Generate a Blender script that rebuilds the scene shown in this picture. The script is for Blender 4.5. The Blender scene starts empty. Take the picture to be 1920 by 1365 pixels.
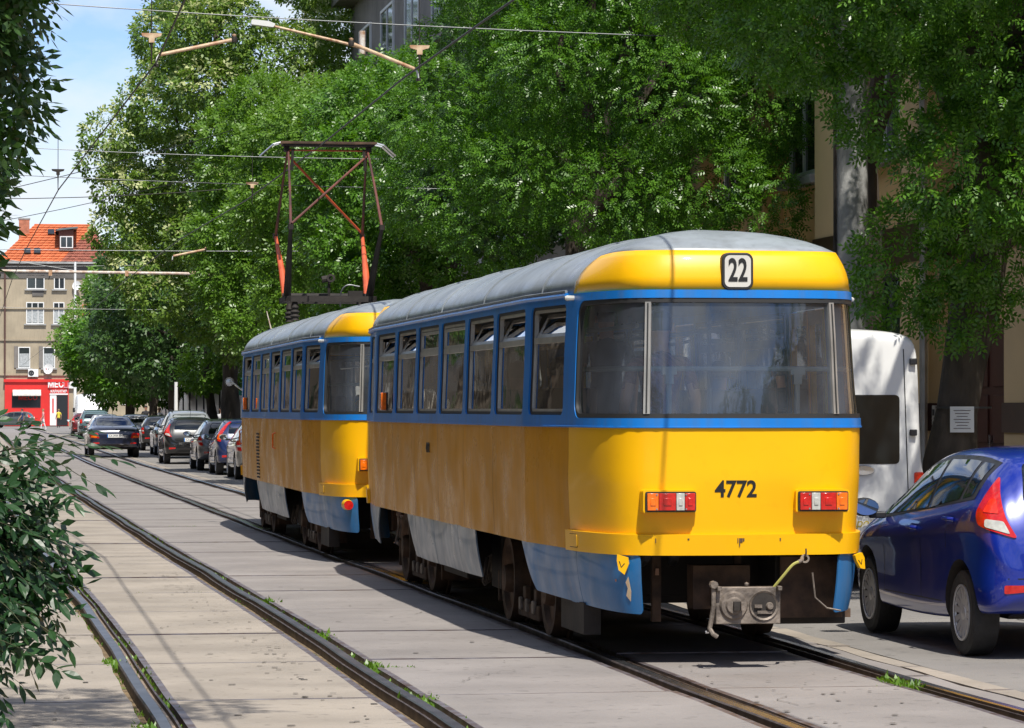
import bpy, bmesh, math, random
import numpy as np
from math import radians as R, sin, cos, pi, sqrt, atan2
from mathutils import Vector, Matrix, geometry
from mathutils.bvhtree import BVHTree

random.seed(7)
rng = np.random.default_rng(7)
S = bpy.context.scene
COL = S.collection

# ---------------------------------------------------------------- camera, sky, sun, exposure
cd = bpy.data.cameras.new('camera')
cam = bpy.data.objects.new('camera', cd); COL.objects.link(cam)
cam.location = (0, 0, 1.73)
cam.rotation_euler = (R(90 + 0.7534), 0, R(-9.213))
cd.sensor_width = 36; cd.lens = 6350 / 1920 * 36
cd.clip_start = 0.3; cd.clip_end = 3000
S.camera = cam

SUN_EL, SUN_AZ = 57, 6.5          # azimuth: degrees to the right of straight behind the camera's street axis
W = bpy.data.worlds.new('World'); S.world = W; W.use_nodes = True
nt = W.node_tree; nt.nodes.clear()
def nn(t, **k):
    n = nt.nodes.new(t)
    for a, b in k.items(): setattr(n, a, b)
    return n
sky = nn('ShaderNodeTexSky'); sky.sky_type = 'NISHITA'; sky.sun_disc = False
sky.sun_elevation = R(SUN_EL); sky.sun_rotation = R(180 - SUN_AZ)
sky.air_density = 1.0; sky.dust_density = 0.15; sky.ozone_density = 2.0; sky.altitude = 1800
bg1 = nn('ShaderNodeBackground'); bg1.inputs[1].default_value = 0.125
bg2 = nn('ShaderNodeBackground'); bg2.inputs[0].default_value = (0.86, 0.92, 1.0, 1); bg2.inputs[1].default_value = 0.86
tc = nn('ShaderNodeTexCoord'); mp = nn('ShaderNodeMapping'); mp.inputs['Scale'].default_value = (5.5, 5.5, 11.0)
mp.inputs['Location'].default_value = (1.75, 0.2, 0.85)
nz = nn('ShaderNodeTexNoise'); nz.inputs['Scale'].default_value = 1.6; nz.inputs['Detail'].default_value = 9; nz.inputs['Roughness'].default_value = 0.55
cr = nn('ShaderNodeValToRGB'); cr.color_ramp.elements[0].position = 0.41; cr.color_ramp.elements[1].position = 0.62
mx = nn('ShaderNodeMixShader'); out = nn('ShaderNodeOutputWorld')
L = nt.links.new
L(tc.outputs['Generated'], mp.inputs[0]); L(mp.outputs[0], nz.inputs['Vector']); L(nz.outputs['Fac'], cr.inputs[0])
hsv = nn('ShaderNodeHueSaturation'); hsv.inputs['Saturation'].default_value = 1.18; hsv.inputs['Hue'].default_value = 0.515; L(sky.outputs[0], hsv.inputs['Color']); L(hsv.outputs[0], bg1.inputs[0]); L(cr.outputs[0], mx.inputs[0]); L(bg1.outputs[0], mx.inputs[1]); L(bg2.outputs[0], mx.inputs[2]); L(mx.outputs[0], out.inputs[0])

sd = bpy.data.lights.new('sun', 'SUN'); sd.energy = 4.7; sd.angle = R(0.5); sd.color = (1.0, 0.955, 0.87)
sun = bpy.data.objects.new('sun', sd); COL.objects.link(sun)
sdir = Vector((-sin(R(SUN_AZ)) * cos(R(SUN_EL)), cos(R(SUN_AZ)) * cos(R(SUN_EL)), -sin(R(SUN_EL))))
sun.rotation_euler = sdir.to_track_quat('-Z', 'Y').to_euler(); sun.location = (0, -20, 60)
S.view_settings.view_transform = 'Standard'; S.view_settings.look = 'None'
S.view_settings.exposure = 0.28; S.view_settings.gamma = 1.0; S.view_settings.use_curve_mapping = False
S.render.engine = 'CYCLES'
S.cycles.max_bounces = 8; S.cycles.transparent_max_bounces = 24; S.cycles.caustics_reflective = False; S.cycles.caustics_refractive = False

# ---------------------------------------------------------------- helpers
def props(o, label=None, cat=None, group=None, kind=None):
    if label: o['label'] = label
    if cat: o['category'] = cat
    if group: o['group'] = group
    if kind: o['kind'] = kind
    return o
def link(name, data, parent=None):
    o = bpy.data.objects.new(name, data); COL.objects.link(o)
    if parent is not None: o.parent = parent
    return o
def thing(name, label, cat, loc=(0, 0, 0), rz=0, group=None):
    o = link(name, None); o.location = loc; o.rotation_euler = (0, 0, rz); o.empty_display_size = 0.2
    return props(o, label, cat, group)
def copy_tree(o, parent=None):
    c = o.copy(); COL.objects.link(c); c.parent = parent
    for ch in list(o.children): copy_tree(ch, c)
    return c

class MB:
    def __init__(s): s.v = []; s.f = []; s.m = []; s.mats = []
    def mi(s, mat):
        if mat not in s.mats: s.mats.append(mat)
        return s.mats.index(mat)
    def add(s, vs, fs, mat):
        n = len(s.v); i = s.mi(mat)
        s.v.extend([tuple(v) for v in vs])
        for f in fs: s.f.append(tuple(n + a for a in f)); s.m.append(i)
        return s
    def box(s, c, size, mat, rot=None, top=(1, 1)):
        hx, hy, hz = size[0] / 2, size[1] / 2, size[2] / 2
        P = [Vector((sx * hx * (top[0] if sz > 0 else 1), sy * hy * (top[1] if sz > 0 else 1), sz * hz)) for sz in (-1, 1) for sx, sy in ((-1, -1), (1, -1), (1, 1), (-1, 1))]
        if rot is not None:
            M = rot if isinstance(rot, Matrix) else Matrix.Rotation(rot, 3, 'Z')
            P = [M @ p for p in P]
        C = Vector(c)
        return s.add([p + C for p in P], [(0, 3, 2, 1), (4, 5, 6, 7), (0, 1, 5, 4), (1, 2, 6, 5), (2, 3, 7, 6), (3, 0, 4, 7)], mat)
    def tube(s, pts, rad, mat, n=8, caps=True):
        pts = [Vector(p) for p in pts]
        if not hasattr(rad, '__len__'): rad = [rad] * len(pts)
        rings = []; prev = None
        for i, p in enumerate(pts):
            t = (pts[min(i + 1, len(pts) - 1)] - pts[max(i - 1, 0)])
            if t.length < 1e-9: t = Vector((0, 0, 1))
            t.normalize()
            if prev is None:
                a = Vector((0, 0, 1)) if abs(t.z) < 0.9 else Vector((1, 0, 0))
                u = t.cross(a).normalized()
            else:
                u = (prev - t * prev.dot(t)).normalized()
            prev = u; w = t.cross(u)
            rings.append([p + (u * cos(2 * pi * k / n) + w * sin(2 * pi * k / n)) * rad[i] for k in range(n)])
        vs = [v for r in rings for v in r]; fs = []
        for i in range(len(rings) - 1):
            for k in range(n):
                fs.append((i * n + k, i * n + (k + 1) % n, (i + 1) * n + (k + 1) % n, (i + 1) * n + k))
        if caps:
            fs.append(tuple(range(n - 1, -1, -1))); fs.append(tuple((len(rings) - 1) * n + k for k in range(n)))
        return s.add(vs, fs, mat)
    def lathe(s, prof, mat, origin=(0, 0, 0), axis='z', n=24):
        O = Vector(origin); vs = []; fs = []
        for r, h in prof:
            for k in range(n):
                a = 2 * pi * k / n
                if axis == 'z': p = Vector((r * cos(a), r * sin(a), h))
                elif axis == 'x': p = Vector((h, r * cos(a), r * sin(a)))
                else: p = Vector((r * sin(a), h, r * cos(a)))
                vs.append(O + p)
        for i in range(len(prof) - 1):
            for k in range(n):
                fs.append((i * n + k, i * n + (k + 1) % n, (i + 1) * n + (k + 1) % n, (i + 1) * n + k))
        return s.add(vs, fs, mat)
    def prism(s, poly, axis, a0, a1, mat):
        # poly: 2D points; axis 'x': (y,z), 'y': (x,z), 'z': (x,y)
        def P(p, a):
            return {'x': (a, p[0], p[1]), 'y': (p[0], a, p[1]), 'z': (p[0], p[1], a)}[axis]
        n = len(poly); vs = [P(p, a0) for p in poly] + [P(p, a1) for p in poly]
        fs = [tuple(range(n)), tuple(range(2 * n - 1, n - 1, -1))] + [(i, n + i, n + (i + 1) % n, (i + 1) % n) for i in range(n)]
        return s.add(vs, fs, mat)
    def obj(s, name, parent=None, smooth=30, bevel=0, mesh_only=False, fix=True):
        me = bpy.data.meshes.new(name); me.from_pydata(s.v, [], s.f)
        for m in s.mats: me.materials.append(m)
        me.polygons.foreach_set('material_index', s.m)
        if fix:
            b = bmesh.new(); b.from_mesh(me); bmesh.ops.recalc_face_normals(b, faces=b.faces); b.to_mesh(me); b.free()
        if smooth:
            me.polygons.foreach_set('use_smooth', [True] * len(me.polygons)); me.set_sharp_from_angle(angle=R(smooth))
        me.update()
        if mesh_only: return me
        o = link(name, me, parent)
        if bevel:
            mo = o.modifiers.new('bevel', 'BEVEL'); mo.width = bevel; mo.segments = 2; mo.limit_method = 'ANGLE'; mo.angle_limit = R(40)
        return o

# ---------------------------------------------------------------- materials
def mat(name, col, rough=0.6, metal=0.0, var=0.0, vscale=3.0, dark=None, bump=0.0, bscale=20.0, coat=0.0, spec=0.5,
        streak=0.0, streak_col=(0.2, 0.17, 0.13), spots=0.0, emit=None, stretch=(1, 1, 1), rvar=0.0):
    m = bpy.data.materials.new(name); m.use_nodes = True
    t = m.node_tree; b = t.nodes['Principled BSDF']; K = t.links.new
    b.inputs['Base Color'].default_value = (*col, 1); b.inputs['Roughness'].default_value = rough
    b.inputs['Metallic'].default_value = metal; b.inputs['Specular IOR Level'].default_value = spec
    if coat: b.inputs['Coat Weight'].default_value = coat; b.inputs['Coat Roughness'].default_value = 0.04
    if emit: b.inputs['Emission Color'].default_value = (*emit[0], 1); b.inputs['Emission Strength'].default_value = emit[1]
    if rough > 0.25 and metal < 0.1 and coat == 0: pass
    if var or bump or streak or spots or rvar:
        tc = t.nodes.new('ShaderNodeTexCoord'); mp = t.nodes.new('ShaderNodeMapping'); mp.inputs['Scale'].default_value = stretch
        K(tc.outputs['Object'], mp.inputs[0])
        last = None
        def noise(sc, det=6, vec=mp.outputs[0]):
            n = t.nodes.new('ShaderNodeTexNoise'); n.inputs['Scale'].default_value = sc; n.inputs['Detail'].default_value = det; K(vec, n.inputs['Vector']); return n.outputs['Fac']
        def ramp(f, a, c):
            r = t.nodes.new('ShaderNodeMapRange'); r.inputs['From Min'].default_value = a; r.inputs['From Max'].default_value = c; K(f, r.inputs['Value']); return r.outputs[0]
        def mixc(f, A, B):
            x = t.nodes.new('ShaderNodeMix'); x.data_type = 'RGBA'
            if f is not None: K(f, x.inputs[0])
            for i, q in ((6, A), (7, B)):
                if hasattr(q, 'links'): K(q, x.inputs[i])
                else: x.inputs[i].default_value = (*q, 1)
            return x.outputs[2]
        cur = col
        if var:
            d = dark if dark else tuple(c * (1 - var) for c in col); l = tuple(min(1, c * (1 + var * 0.6)) for c in col)
            cur = mixc(ramp(noise(vscale), 0.3, 0.7), d, l)
        if spots:
            cur2 = tuple(c * 0.35 for c in col)
            x = ramp(noise(vscale * 9, 3), 0.60, 0.70)
            ml = t.nodes.new('ShaderNodeMath'); ml.operation = 'MULTIPLY'; ml.inputs[1].default_value = spots; K(x, ml.inputs[0])
            cur = mixc(ml.outputs[0], cur, cur2)
        if streak:
            mp2 = t.nodes.new('ShaderNodeMapping'); mp2.inputs['Scale'].default_value = (7, 7, 0.7); K(tc.outputs['Object'], mp2.inputs[0])
            x = ramp(noise(1.6, 8, mp2.outputs[0]), 0.47, 0.72)
            ml = t.nodes.new('ShaderNodeMath'); ml.operation = 'MULTIPLY'; ml.inputs[1].default_value = streak; K(x, ml.inputs[0])
            cur = mixc(ml.outputs[0], cur, streak_col)
        if hasattr(cur, 'links'): K(cur, b.inputs['Base Color'])
        if rvar:
            r = t.nodes.new('ShaderNodeMapRange'); r.inputs['To Min'].default_value = max(0.02, rough - rvar); r.inputs['To Max'].default_value = rough + rvar
            r.inputs['From Min'].default_value = 0.3; r.inputs['From Max'].default_value = 0.7
            K(noise(vscale * 2.3), r.inputs['Value']); K(r.outputs[0], b.inputs['Roughness'])
        if bump:
            bp = t.nodes.new('ShaderNodeBump'); bp.inputs['Strength'].default_value = bump; bp.inputs['Distance'].default_value = 0.02
            K(noise(bscale, 8), bp.inputs['Height']); K(bp.outputs[0], b.inputs['Normal'])
    return m

def leaf_mat(name, a, b_, rough=0.42, trans=0.35, spec=0.5):
    m = bpy.data.materials.new(name); m.use_nodes = True
    t = m.node_tree; b = t.nodes['Principled BSDF']; K = t.links.new; o = t.nodes['Material Output']
    g = t.nodes.new('ShaderNodeNewGeometry'); x = t.nodes.new('ShaderNodeMix'); x.data_type = 'RGBA'
    x.inputs[6].default_value = (*a, 1); x.inputs[7].default_value = (*b_, 1)
    K(g.outputs['Random Per Island'], x.inputs[0]); K(x.outputs[2], b.inputs['Base Color'])
    b.inputs['Roughness'].default_value = rough; b.inputs['Specular IOR Level'].default_value = spec
    tr = t.nodes.new('ShaderNodeBsdfTranslucent')
    hs = t.nodes.new('ShaderNodeHueSaturation'); hs.inputs['Value'].default_value = 1.6; hs.inputs['Saturation'].default_value = 1.1; hs.inputs['Hue'].default_value = 0.495
    K(x.outputs[2], hs.inputs['Color']); K(hs.outputs[0], tr.inputs[0])
    ms = t.nodes.new('ShaderNodeMixShader'); ms.inputs[0].default_value = trans
    K(b.outputs[0], ms.inputs[1]); K(tr.outputs[0], ms.inputs[2]); K(ms.outputs[0], o.inputs[0])
    return m

def glass_mat(name, tint=(0.8, 0.84, 0.82), film=0.04, film_col=(0.5, 0.5, 0.48), rough=0.02, ior=1.5, grad=0.0):
    m = bpy.data.materials.new(name); m.use_nodes = True
    t = m.node_tree; t.nodes.clear(); K = t.links.new
    o = t.nodes.new('ShaderNodeOutputMaterial'); tr = t.nodes.new('ShaderNodeBsdfTransparent'); tr.inputs[0].default_value = (*tint, 1)
    gl = t.nodes.new('ShaderNodeBsdfGlossy'); gl.inputs['Roughness'].default_value = rough; gl.inputs[0].default_value = (1, 1, 1, 1)
    fr = t.nodes.new('ShaderNodeFresnel'); fr.inputs[0].default_value = ior
    # thin sheet reflects on both faces
    mu = t.nodes.new('ShaderNodeMath'); mu.operation = 'MULTIPLY'; mu.inputs[1].default_value = 1.8; mu.use_clamp = True; K(fr.outputs[0], mu.inputs[0])
    df = t.nodes.new('ShaderNodeBsdfDiffuse'); df.inputs[0].default_value = (*film_col, 1)
    tc = t.nodes.new('ShaderNodeTexCoord'); mp = t.nodes.new('ShaderNodeMapping'); mp.inputs['Scale'].default_value = (1.3, 1.3, 0.9); K(tc.outputs['Object'], mp.inputs[0])
    n = t.nodes.new('ShaderNodeTexNoise'); n.inputs['Scale'].default_value = 1.7; n.inputs['Detail'].default_value = 8; K(mp.outputs[0], n.inputs['Vector'])
    r = t.nodes.new('ShaderNodeMapRange'); r.inputs['From Min'].default_value = 0.3; r.inputs['From Max'].default_value = 0.72
    r.inputs['To Min'].default_value = film * 0.35; r.inputs['To Max'].default_value = film * 2.2; K(n.outputs['Fac'], r.inputs['Value'])
    bp = t.nodes.new('ShaderNodeBump'); bp.inputs['Strength'].default_value = 0.05; bp.inputs['Distance'].default_value = 0.02
    n2 = t.nodes.new('ShaderNodeTexNoise'); n2.inputs['Scale'].default_value = 2.5; K(tc.outputs['Object'], n2.inputs['Vector']); K(n2.outputs['Fac'], bp.inputs['Height']); K(bp.outputs[0], gl.inputs['Normal'])
    m1 = t.nodes.new('ShaderNodeMixShader'); K(r.outputs[0], m1.inputs[0]); K(tr.outputs[0], m1.inputs[1]); K(df.outputs[0], m1.inputs[2])
    m2 = t.nodes.new('ShaderNodeMixShader'); K(mu.outputs[0], m2.inputs[0]); K(m1.outputs[0], m2.inputs[1]); K(gl.outputs[0], m2.inputs[2])
    K(m2.outputs[0], o.inputs[0])
    return m

YEL = mat('yellow_paint', (0.90, 0.47, 0.001), 0.4, var=0.06, vscale=1.4, coat=0.12, spec=.35, bump=0.012, bscale=3, spots=0.06)
YSIDE = mat('yellow_paint_shaded_grimy', (0.62, 0.275, 0.001), 0.33, var=0.12, vscale=1.1, coat=0.02, spec=.07, bump=0.03, bscale=2.2, streak=0.3, streak_col=(0.36, 0.155, 0.006), rvar=0.12)  # base yellow darkened to paint in the side's shade; streaks are grime
BLU = mat('blue_paint', (0.010, 0.19, 0.60), 0.38, var=0.12, vscale=2.0, coat=0.1, spec=.35, streak=0.3, streak_col=(0.1, 0.12, 0.14))
BLUSK = mat('blue_paint_worn', (0.012, 0.16, 0.42), 0.40, var=0.2, vscale=1.8, coat=0.15, bump=0.03, bscale=2.4, streak=0.3, streak_col=(0.15, 0.18, 0.22), rvar=0.12)
BLUSK2 = mat('faded_silver_blue_paint', (0.17, 0.235, 0.31), 0.38, var=0.25, vscale=2.2, coat=0.15, bump=0.05, bscale=2.4, streak=0.4, streak_col=(0.30, 0.32, 0.34), rvar=0.12)
ROOFM = mat('grey_roof_paint', (0.27, 0.30, 0.32), 0.34, var=0.3, vscale=1.5, bump=0.06, bscale=5, streak=0.5, spots=.25, streak_col=(0.16, 0.17, 0.17), rvar=0.1)
ALU = mat('aluminium_trim', (0.48, 0.46, 0.42), 0.42, 0.6, var=0.2, vscale=6)
RUB = mat('black_rubber', (0.02, 0.02, 0.02), 0.6)
DARK = mat('dark_underframe', (0.028, 0.022, 0.018), 0.75, var=0.5, vscale=4, dark=(0.012, 0.010, 0.009), bump=0.2)
RUST = mat('rusty_steel', (0.11, 0.065, 0.04), 0.7, 0.3, var=0.6, vscale=6, dark=(0.03, 0.02, 0.015), bump=0.3)
CAST = mat('cast_coupler_steel', (0.24, 0.20, 0.165), 0.6, 0.35, var=0.5, vscale=9, dark=(0.08, 0.065, 0.055), bump=0.4, bscale=30)
LINING = mat('interior_lining', (0.16, 0.165, 0.155), 0.6)
FLOORM = mat('interior_floor', (0.05, 0.045, 0.04), 0.7)
SEATM = mat('seat_plastic', (0.10, 0.08, 0.07), 0.45)
GRPOLE = mat('grey_hand_rail', (0.22, 0.27, 0.27), 0.35)
TGLASS = glass_mat('side_glass', (0.84, 0.87, 0.85), 0.02)
RGLASS = glass_mat('rear_glass', (0.92, 0.94, 0.94), 0.065, (0.50, 0.59, 0.74))  # bluish film paints a cloud reflection over the dirt haze
RED = mat('red_lens', (0.55, 0.012, 0.008), 0.15, var=0.25, vscale=30, coat=0.8)
AMB = mat('amber_lens', (0.9, 0.17, 0.006), 0.15, var=0.2, vscale=30, coat=0.8)
CLR = mat('clear_lens', (0.5, 0.5, 0.46), 0.2, var=0.2, vscale=30, coat=0.8)
CHROME = mat('bright_metal', (0.7, 0.7, 0.72), 0.18, 0.95)
BLACKP = mat('black_plastic', (0.018, 0.018, 0.02), 0.45)
WHITEP = mat('white_paint', (0.78, 0.78, 0.76), 0.35, var=0.06, vscale=2, coat=0.3)
INK = mat('black_lettering', (0.012, 0.012, 0.012), 0.5)
TYRE = mat('tyre_rubber', (0.025, 0.024, 0.024), 0.75, var=0.4, vscale=15, bump=0.2, bscale=40)
CONC = mat('concrete_slab', (0.34, 0.295, 0.245), 0.8, var=0.24, vscale=1.0, bump=0.4, bscale=45, spots=0.42, rvar=0.1)
CONC2 = mat('grey_concrete_slab', (0.265, 0.24, 0.225), 0.78, var=0.2, vscale=0.9, bump=0.4, bscale=45, spots=0.35, rvar=0.1)
ASPH = mat('old_asphalt', (0.23, 0.215, 0.20), 0.85, var=0.2, vscale=0.7, bump=0.5, bscale=70, spots=0.45)
DIRT = mat('track_bed_dirt', (0.22, 0.155, 0.085), 0.95, var=0.55, vscale=9, bump=0.8, bscale=40)
STEELE = mat('slab_edge_steel', (0.20, 0.19, 0.21), 0.5, 0.5, var=0.45, vscale=5, dark=(0.10, 0.055, 0.035))
RAILTOP = mat('polished_rail', (0.20, 0.19, 0.185), 0.36, 0.9, var=0.4, vscale=4)
RAILPOL = mat('polished_rail_in_use', (0.46, 0.46, 0.47), 0.25, 0.95, var=0.25, vscale=4)
RAILSIDE = mat('rail_side_steel', (0.13, 0.10, 0.085), 0.5, 0.6, var=0.5, vscale=7, dark=(0.05, 0.035, 0.03))
GROOVE = mat('worn_rail_groove', (0.42, 0.31, 0.21), 0.5, 0.5, var=0.3, vscale=5)
PAVE = mat('pavement_tiles', (0.26, 0.25, 0.23), 0.85, var=0.2, vscale=1.0, bump=0.4, bscale=30)
KERBM = mat('kerb_stone', (0.33, 0.32, 0.30), 0.8, var=0.25, vscale=3, bump=0.3)
BARK = mat('tree_bark', (0.085, 0.068, 0.052), 0.9, var=0.5, vscale=6, bump=1.0, bscale=14, stretch=(1, 1, 0.35))
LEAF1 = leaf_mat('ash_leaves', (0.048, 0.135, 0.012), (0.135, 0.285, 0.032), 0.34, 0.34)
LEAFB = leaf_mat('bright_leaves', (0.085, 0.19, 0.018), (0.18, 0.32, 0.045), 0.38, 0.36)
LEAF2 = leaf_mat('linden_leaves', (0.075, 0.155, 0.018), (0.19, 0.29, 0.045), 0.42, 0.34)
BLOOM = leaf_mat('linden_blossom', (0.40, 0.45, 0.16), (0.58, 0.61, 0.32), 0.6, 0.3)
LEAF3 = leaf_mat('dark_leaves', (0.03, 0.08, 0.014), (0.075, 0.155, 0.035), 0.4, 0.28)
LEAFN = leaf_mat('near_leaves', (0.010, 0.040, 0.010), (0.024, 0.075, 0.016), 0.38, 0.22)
TWIG = mat('green_twig', (0.06, 0.07, 0.03), 0.7)
WIREM = mat('dark_wire', (0.035, 0.033, 0.03), 0.5, 0.5)
SPANW = mat('grey_span_wire', (0.10, 0.105, 0.11), 0.45, 0.6)
CREAM = mat('cream_painted_rod', (0.62, 0.50, 0.33), 0.5, var=0.35, vscale=8, dark=(0.35, 0.13, 0.05))
WHROD = mat('white_painted_rod', (0.72, 0.70, 0.66), 0.5, var=0.2, vscale=8, dark=(0.42, 0.25, 0.15))

# ---------------------------------------------------------------- curved sheets with openings
def resample(loop, step):
    out = []
    for i in range(len(loop)):
        a = Vector(loop[i]); b = Vector(loop[(i + 1) % len(loop)]); n = max(1, int(math.ceil((b - a).length / step - 1e-6)))
        for k in range(n): out.append(a.lerp(b, k / n))
    return out
def inside(p, poly):
    c = False; j = len(poly) - 1; x, y = p
    for i in range(len(poly)):
        xi, yi = poly[i]; xj, yj = poly[j]
        if (yi > y) != (yj > y) and x < (xj - xi) * (y - yi) / (yj - yi) + xi: c = not c
        j = i
    return c
def rrect(x0, x1, y0, y1, r, n=5):
    p = []
    for cx, cy, a0 in ((x1 - r, y0 + r, -90), (x1 - r, y1 - r, 0), (x0 + r, y1 - r, 90), (x0 + r, y0 + r, 180)):
        for k in range(n + 1):
            a = R(a0 + 90 * k / n); p.append((cx + r * cos(a), cy + r * sin(a)))
    return p
def inset_poly(poly, d):
    # offset a CCW loop inwards by d
    n = len(poly); out = []
    for i in range(n):
        p0 = Vector(poly[i - 1]); p1 = Vector(poly[i]); p2 = Vector(poly[(i + 1) % n])
        a = (p1 - p0); b = (p2 - p1)
        if a.length < 1e-9: a = b.copy()
        if b.length < 1e-9: b = a.copy()
        a.normalize(); b.normalize(); na = Vector((-a.y, a.x)); nb = Vector((-b.y, b.x)); m = (na + nb)
        if m.length < 1e-6: m = na.copy()
        m.normalize(); c = max(0.4, m.dot(na)); out.append(tuple(p1 + m * (d / c)))
    return out
def round_poly(poly, r, n=4):
    # fillet every corner of a CCW polygon
    out = []; N = len(poly)
    for i in range(N):
        p0 = Vector(poly[i - 1]); p1 = Vector(poly[i]); p2 = Vector(poly[(i + 1) % N])
        a = (p0 - p1); b = (p2 - p1); d = min(r, a.length * 0.45, b.length * 0.45); a.normalize(); b.normalize()
        s, e = p1 + a * d, p1 + b * d
        for k in range(n + 1):
            t = k / n; out.append(tuple(s * (1 - t) ** 2 + p1 * 2 * t * (1 - t) + e * t * t))
    return out
def sheet_data(outer, holes, step, mapfn, off=0.0):
    loops = [resample(outer, step)] + [resample(h, step) for h in holes]
    pts = []; edges = []
    for lp in loops:
        n0 = len(pts); pts += [Vector(p[:2]) for p in lp]; edges += [(n0 + i, n0 + (i + 1) % len(lp)) for i in range(len(lp))]
    xs = [p.x for p in loops[0]]; ys = [p.y for p in loops[0]]
    bp = np.array([(p.x, p.y) for p in pts])
    o2 = [tuple(p) for p in outer]; h2 = [[tuple(p) for p in h] for h in holes]
    nx = int((max(xs) - min(xs)) / step); ny = int((max(ys) - min(ys)) / step)
    for i in range(1, nx + 1):
        for j in range(1, ny + 1):
            q = (min(xs) + i * (max(xs) - min(xs)) / (nx + 1), min(ys) + j * (max(ys) - min(ys)) / (ny + 1))
            if np.min(np.abs(bp[:, 0] - q[0]) + np.abs(bp[:, 1] - q[1])) < step * 0.45: continue
            if inside(q, o2) and not any(inside(q, h) for h in h2): pts.append(Vector(q))
    v, e, f, *_ = geometry.delaunay_2d_cdt(pts, edges, [], 0, 1e-5)
    cen = lambda fc: (sum(v[a][0] for a in fc) / 3, sum(v[a][1] for a in fc) / 3)
    f = [fc for fc in f if inside(cen(fc), o2) and not any(inside(cen(fc), h) for h in h2)]
    used = sorted({a for fc in f for a in fc}); ix = {a: i for i, a in enumerate(used)}
    V = [mapfn(v[a][0], v[a][1], off) for a in used]
    return V, [tuple(ix[a] for a in fc) for fc in f]
def sheet(name, parent, outer, holes, step, mapfn, m, off=0.0, thick=0.0, out=None, smooth=40):
    V, F = sheet_data(outer, holes, step, mapfn, off)
    if not F: return None
    me = bpy.data.meshes.new(name); me.from_pydata([tuple(p) for p in V], [], F); me.materials.append(m)
    # orient faces outwards: compare with the offset direction of the map
    b = bmesh.new(); b.from_mesh(me); b.faces.ensure_lookup_table(); b.normal_update()
    if out is not None:
        sc = 0.0
        for fc in list(b.faces)[:: max(1, len(b.faces) // 40)]: sc += fc.normal.dot(out(fc.calc_center_median())) * fc.calc_area()
        if sc < 0: bmesh.ops.reverse_faces(b, faces=b.faces)
    b.to_mesh(me); b.free()
    if smooth:
        me.polygons.foreach_set('use_smooth', [True] * len(me.polygons)); me.set_sharp_from_angle(angle=R(smooth))
    o = link(name, me, parent)
    if thick:
        mo = o.modifiers.new('thickness', 'SOLIDIFY'); mo.thickness = thick; mo.offset = -1
        es = o.modifiers.new('edges', 'EDGE_SPLIT'); es.split_angle = R(45)
    return o

# ---------------------------------------------------------------- street geometry
def shift(y):
    return float(np.interp(y, [0, 26, 33, 43, 52, 67, 85, 106, 150, 220, 260, 500], [0, 0, -.05, -.15, -.2, -.29, -.38, -.45, -.32, -.05, 0, 0]))
def wob(y, k=0.0): return 0.006 * sin(y * 1.1 + k) + 0.0025 * sin(y * 2.3 + 1.7 + k)
LT, RT = 1.85, 5.18          # track centre lines
HG = 0.75                    # half spacing of the rail heads
RAILS = [LT - HG, LT + HG, RT - HG, RT + HG]

g = MB(); g.add([(-400, -200, -0.16), (500, -200, -0.16), (500, 900, -0.16), (-400, 900, -0.16)], [(0, 1, 2, 3)], ASPH)
props(g.obj('ground', smooth=0), kind='structure')
# asphalt carriageway, cut around the tram track bed
def strip(mb, x0, x1, ys, z, m, follow=True, skirt=None):
    vs = []; fs = []
    for y in ys:
        s = shift(y) if follow else 0
        vs += [(x0 + s, y, z), (x1 + s, y, z)]
    for i in range(len(ys) - 1): fs.append((2 * i, 2 * i + 1, 2 * i + 3, 2 * i + 2))
    mb.add(vs, fs, m)
YS = [-40 + i * 4 for i in range(0, 85)] + [300 + i * 10 for i in range(0, 3)]
g = MB()
def strip2(x0f, x1f, z, m):
    vs = []; fs = []
    for y in YS: vs += [(x0f(y), y, z), (x1f(y), y, z)]
    for i in range(len(YS) - 1): fs.append((2 * i, 2 * i + 1, 2 * i + 3, 2 * i + 2))
    g.add(vs, fs, m)
strip2(lambda y: 6.38 + shift(y), lambda y: 8.95, -0.004, ASPH)
strip2(lambda y: -3.6, lambda y: -0.62 + shift(y), -0.004, ASPH)
g.add([(-80, 290, -0.002), (120, 290, -0.002), (120, 322, -0.002), (-80, 322, -0.002)], [(0, 1, 2, 3)], ASPH)
road = props(g.obj('road', smooth=0), kind='structure')
g = MB()
for n in range(9):
    x = 7.0 + (n * 0.37) % 1.6; y = 13 + n * 3.1
    pts = [(x + 0.16 * sin(k * 1.9 + n) + 0.05 * k, y + k * 0.35, 0.001) for k in range(8)]
    vs = []; fs = []
    for k, p in enumerate(pts): vs += [(p[0] - .008, p[1], p[2]), (p[0] + .008, p[1], p[2])]
    for k in range(7): fs.append((2 * k, 2 * k + 1, 2 * k + 3, 2 * k + 2))
    g.add(vs, fs, DARK)
g.obj('asphalt_crack', road, smooth=0)

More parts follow.
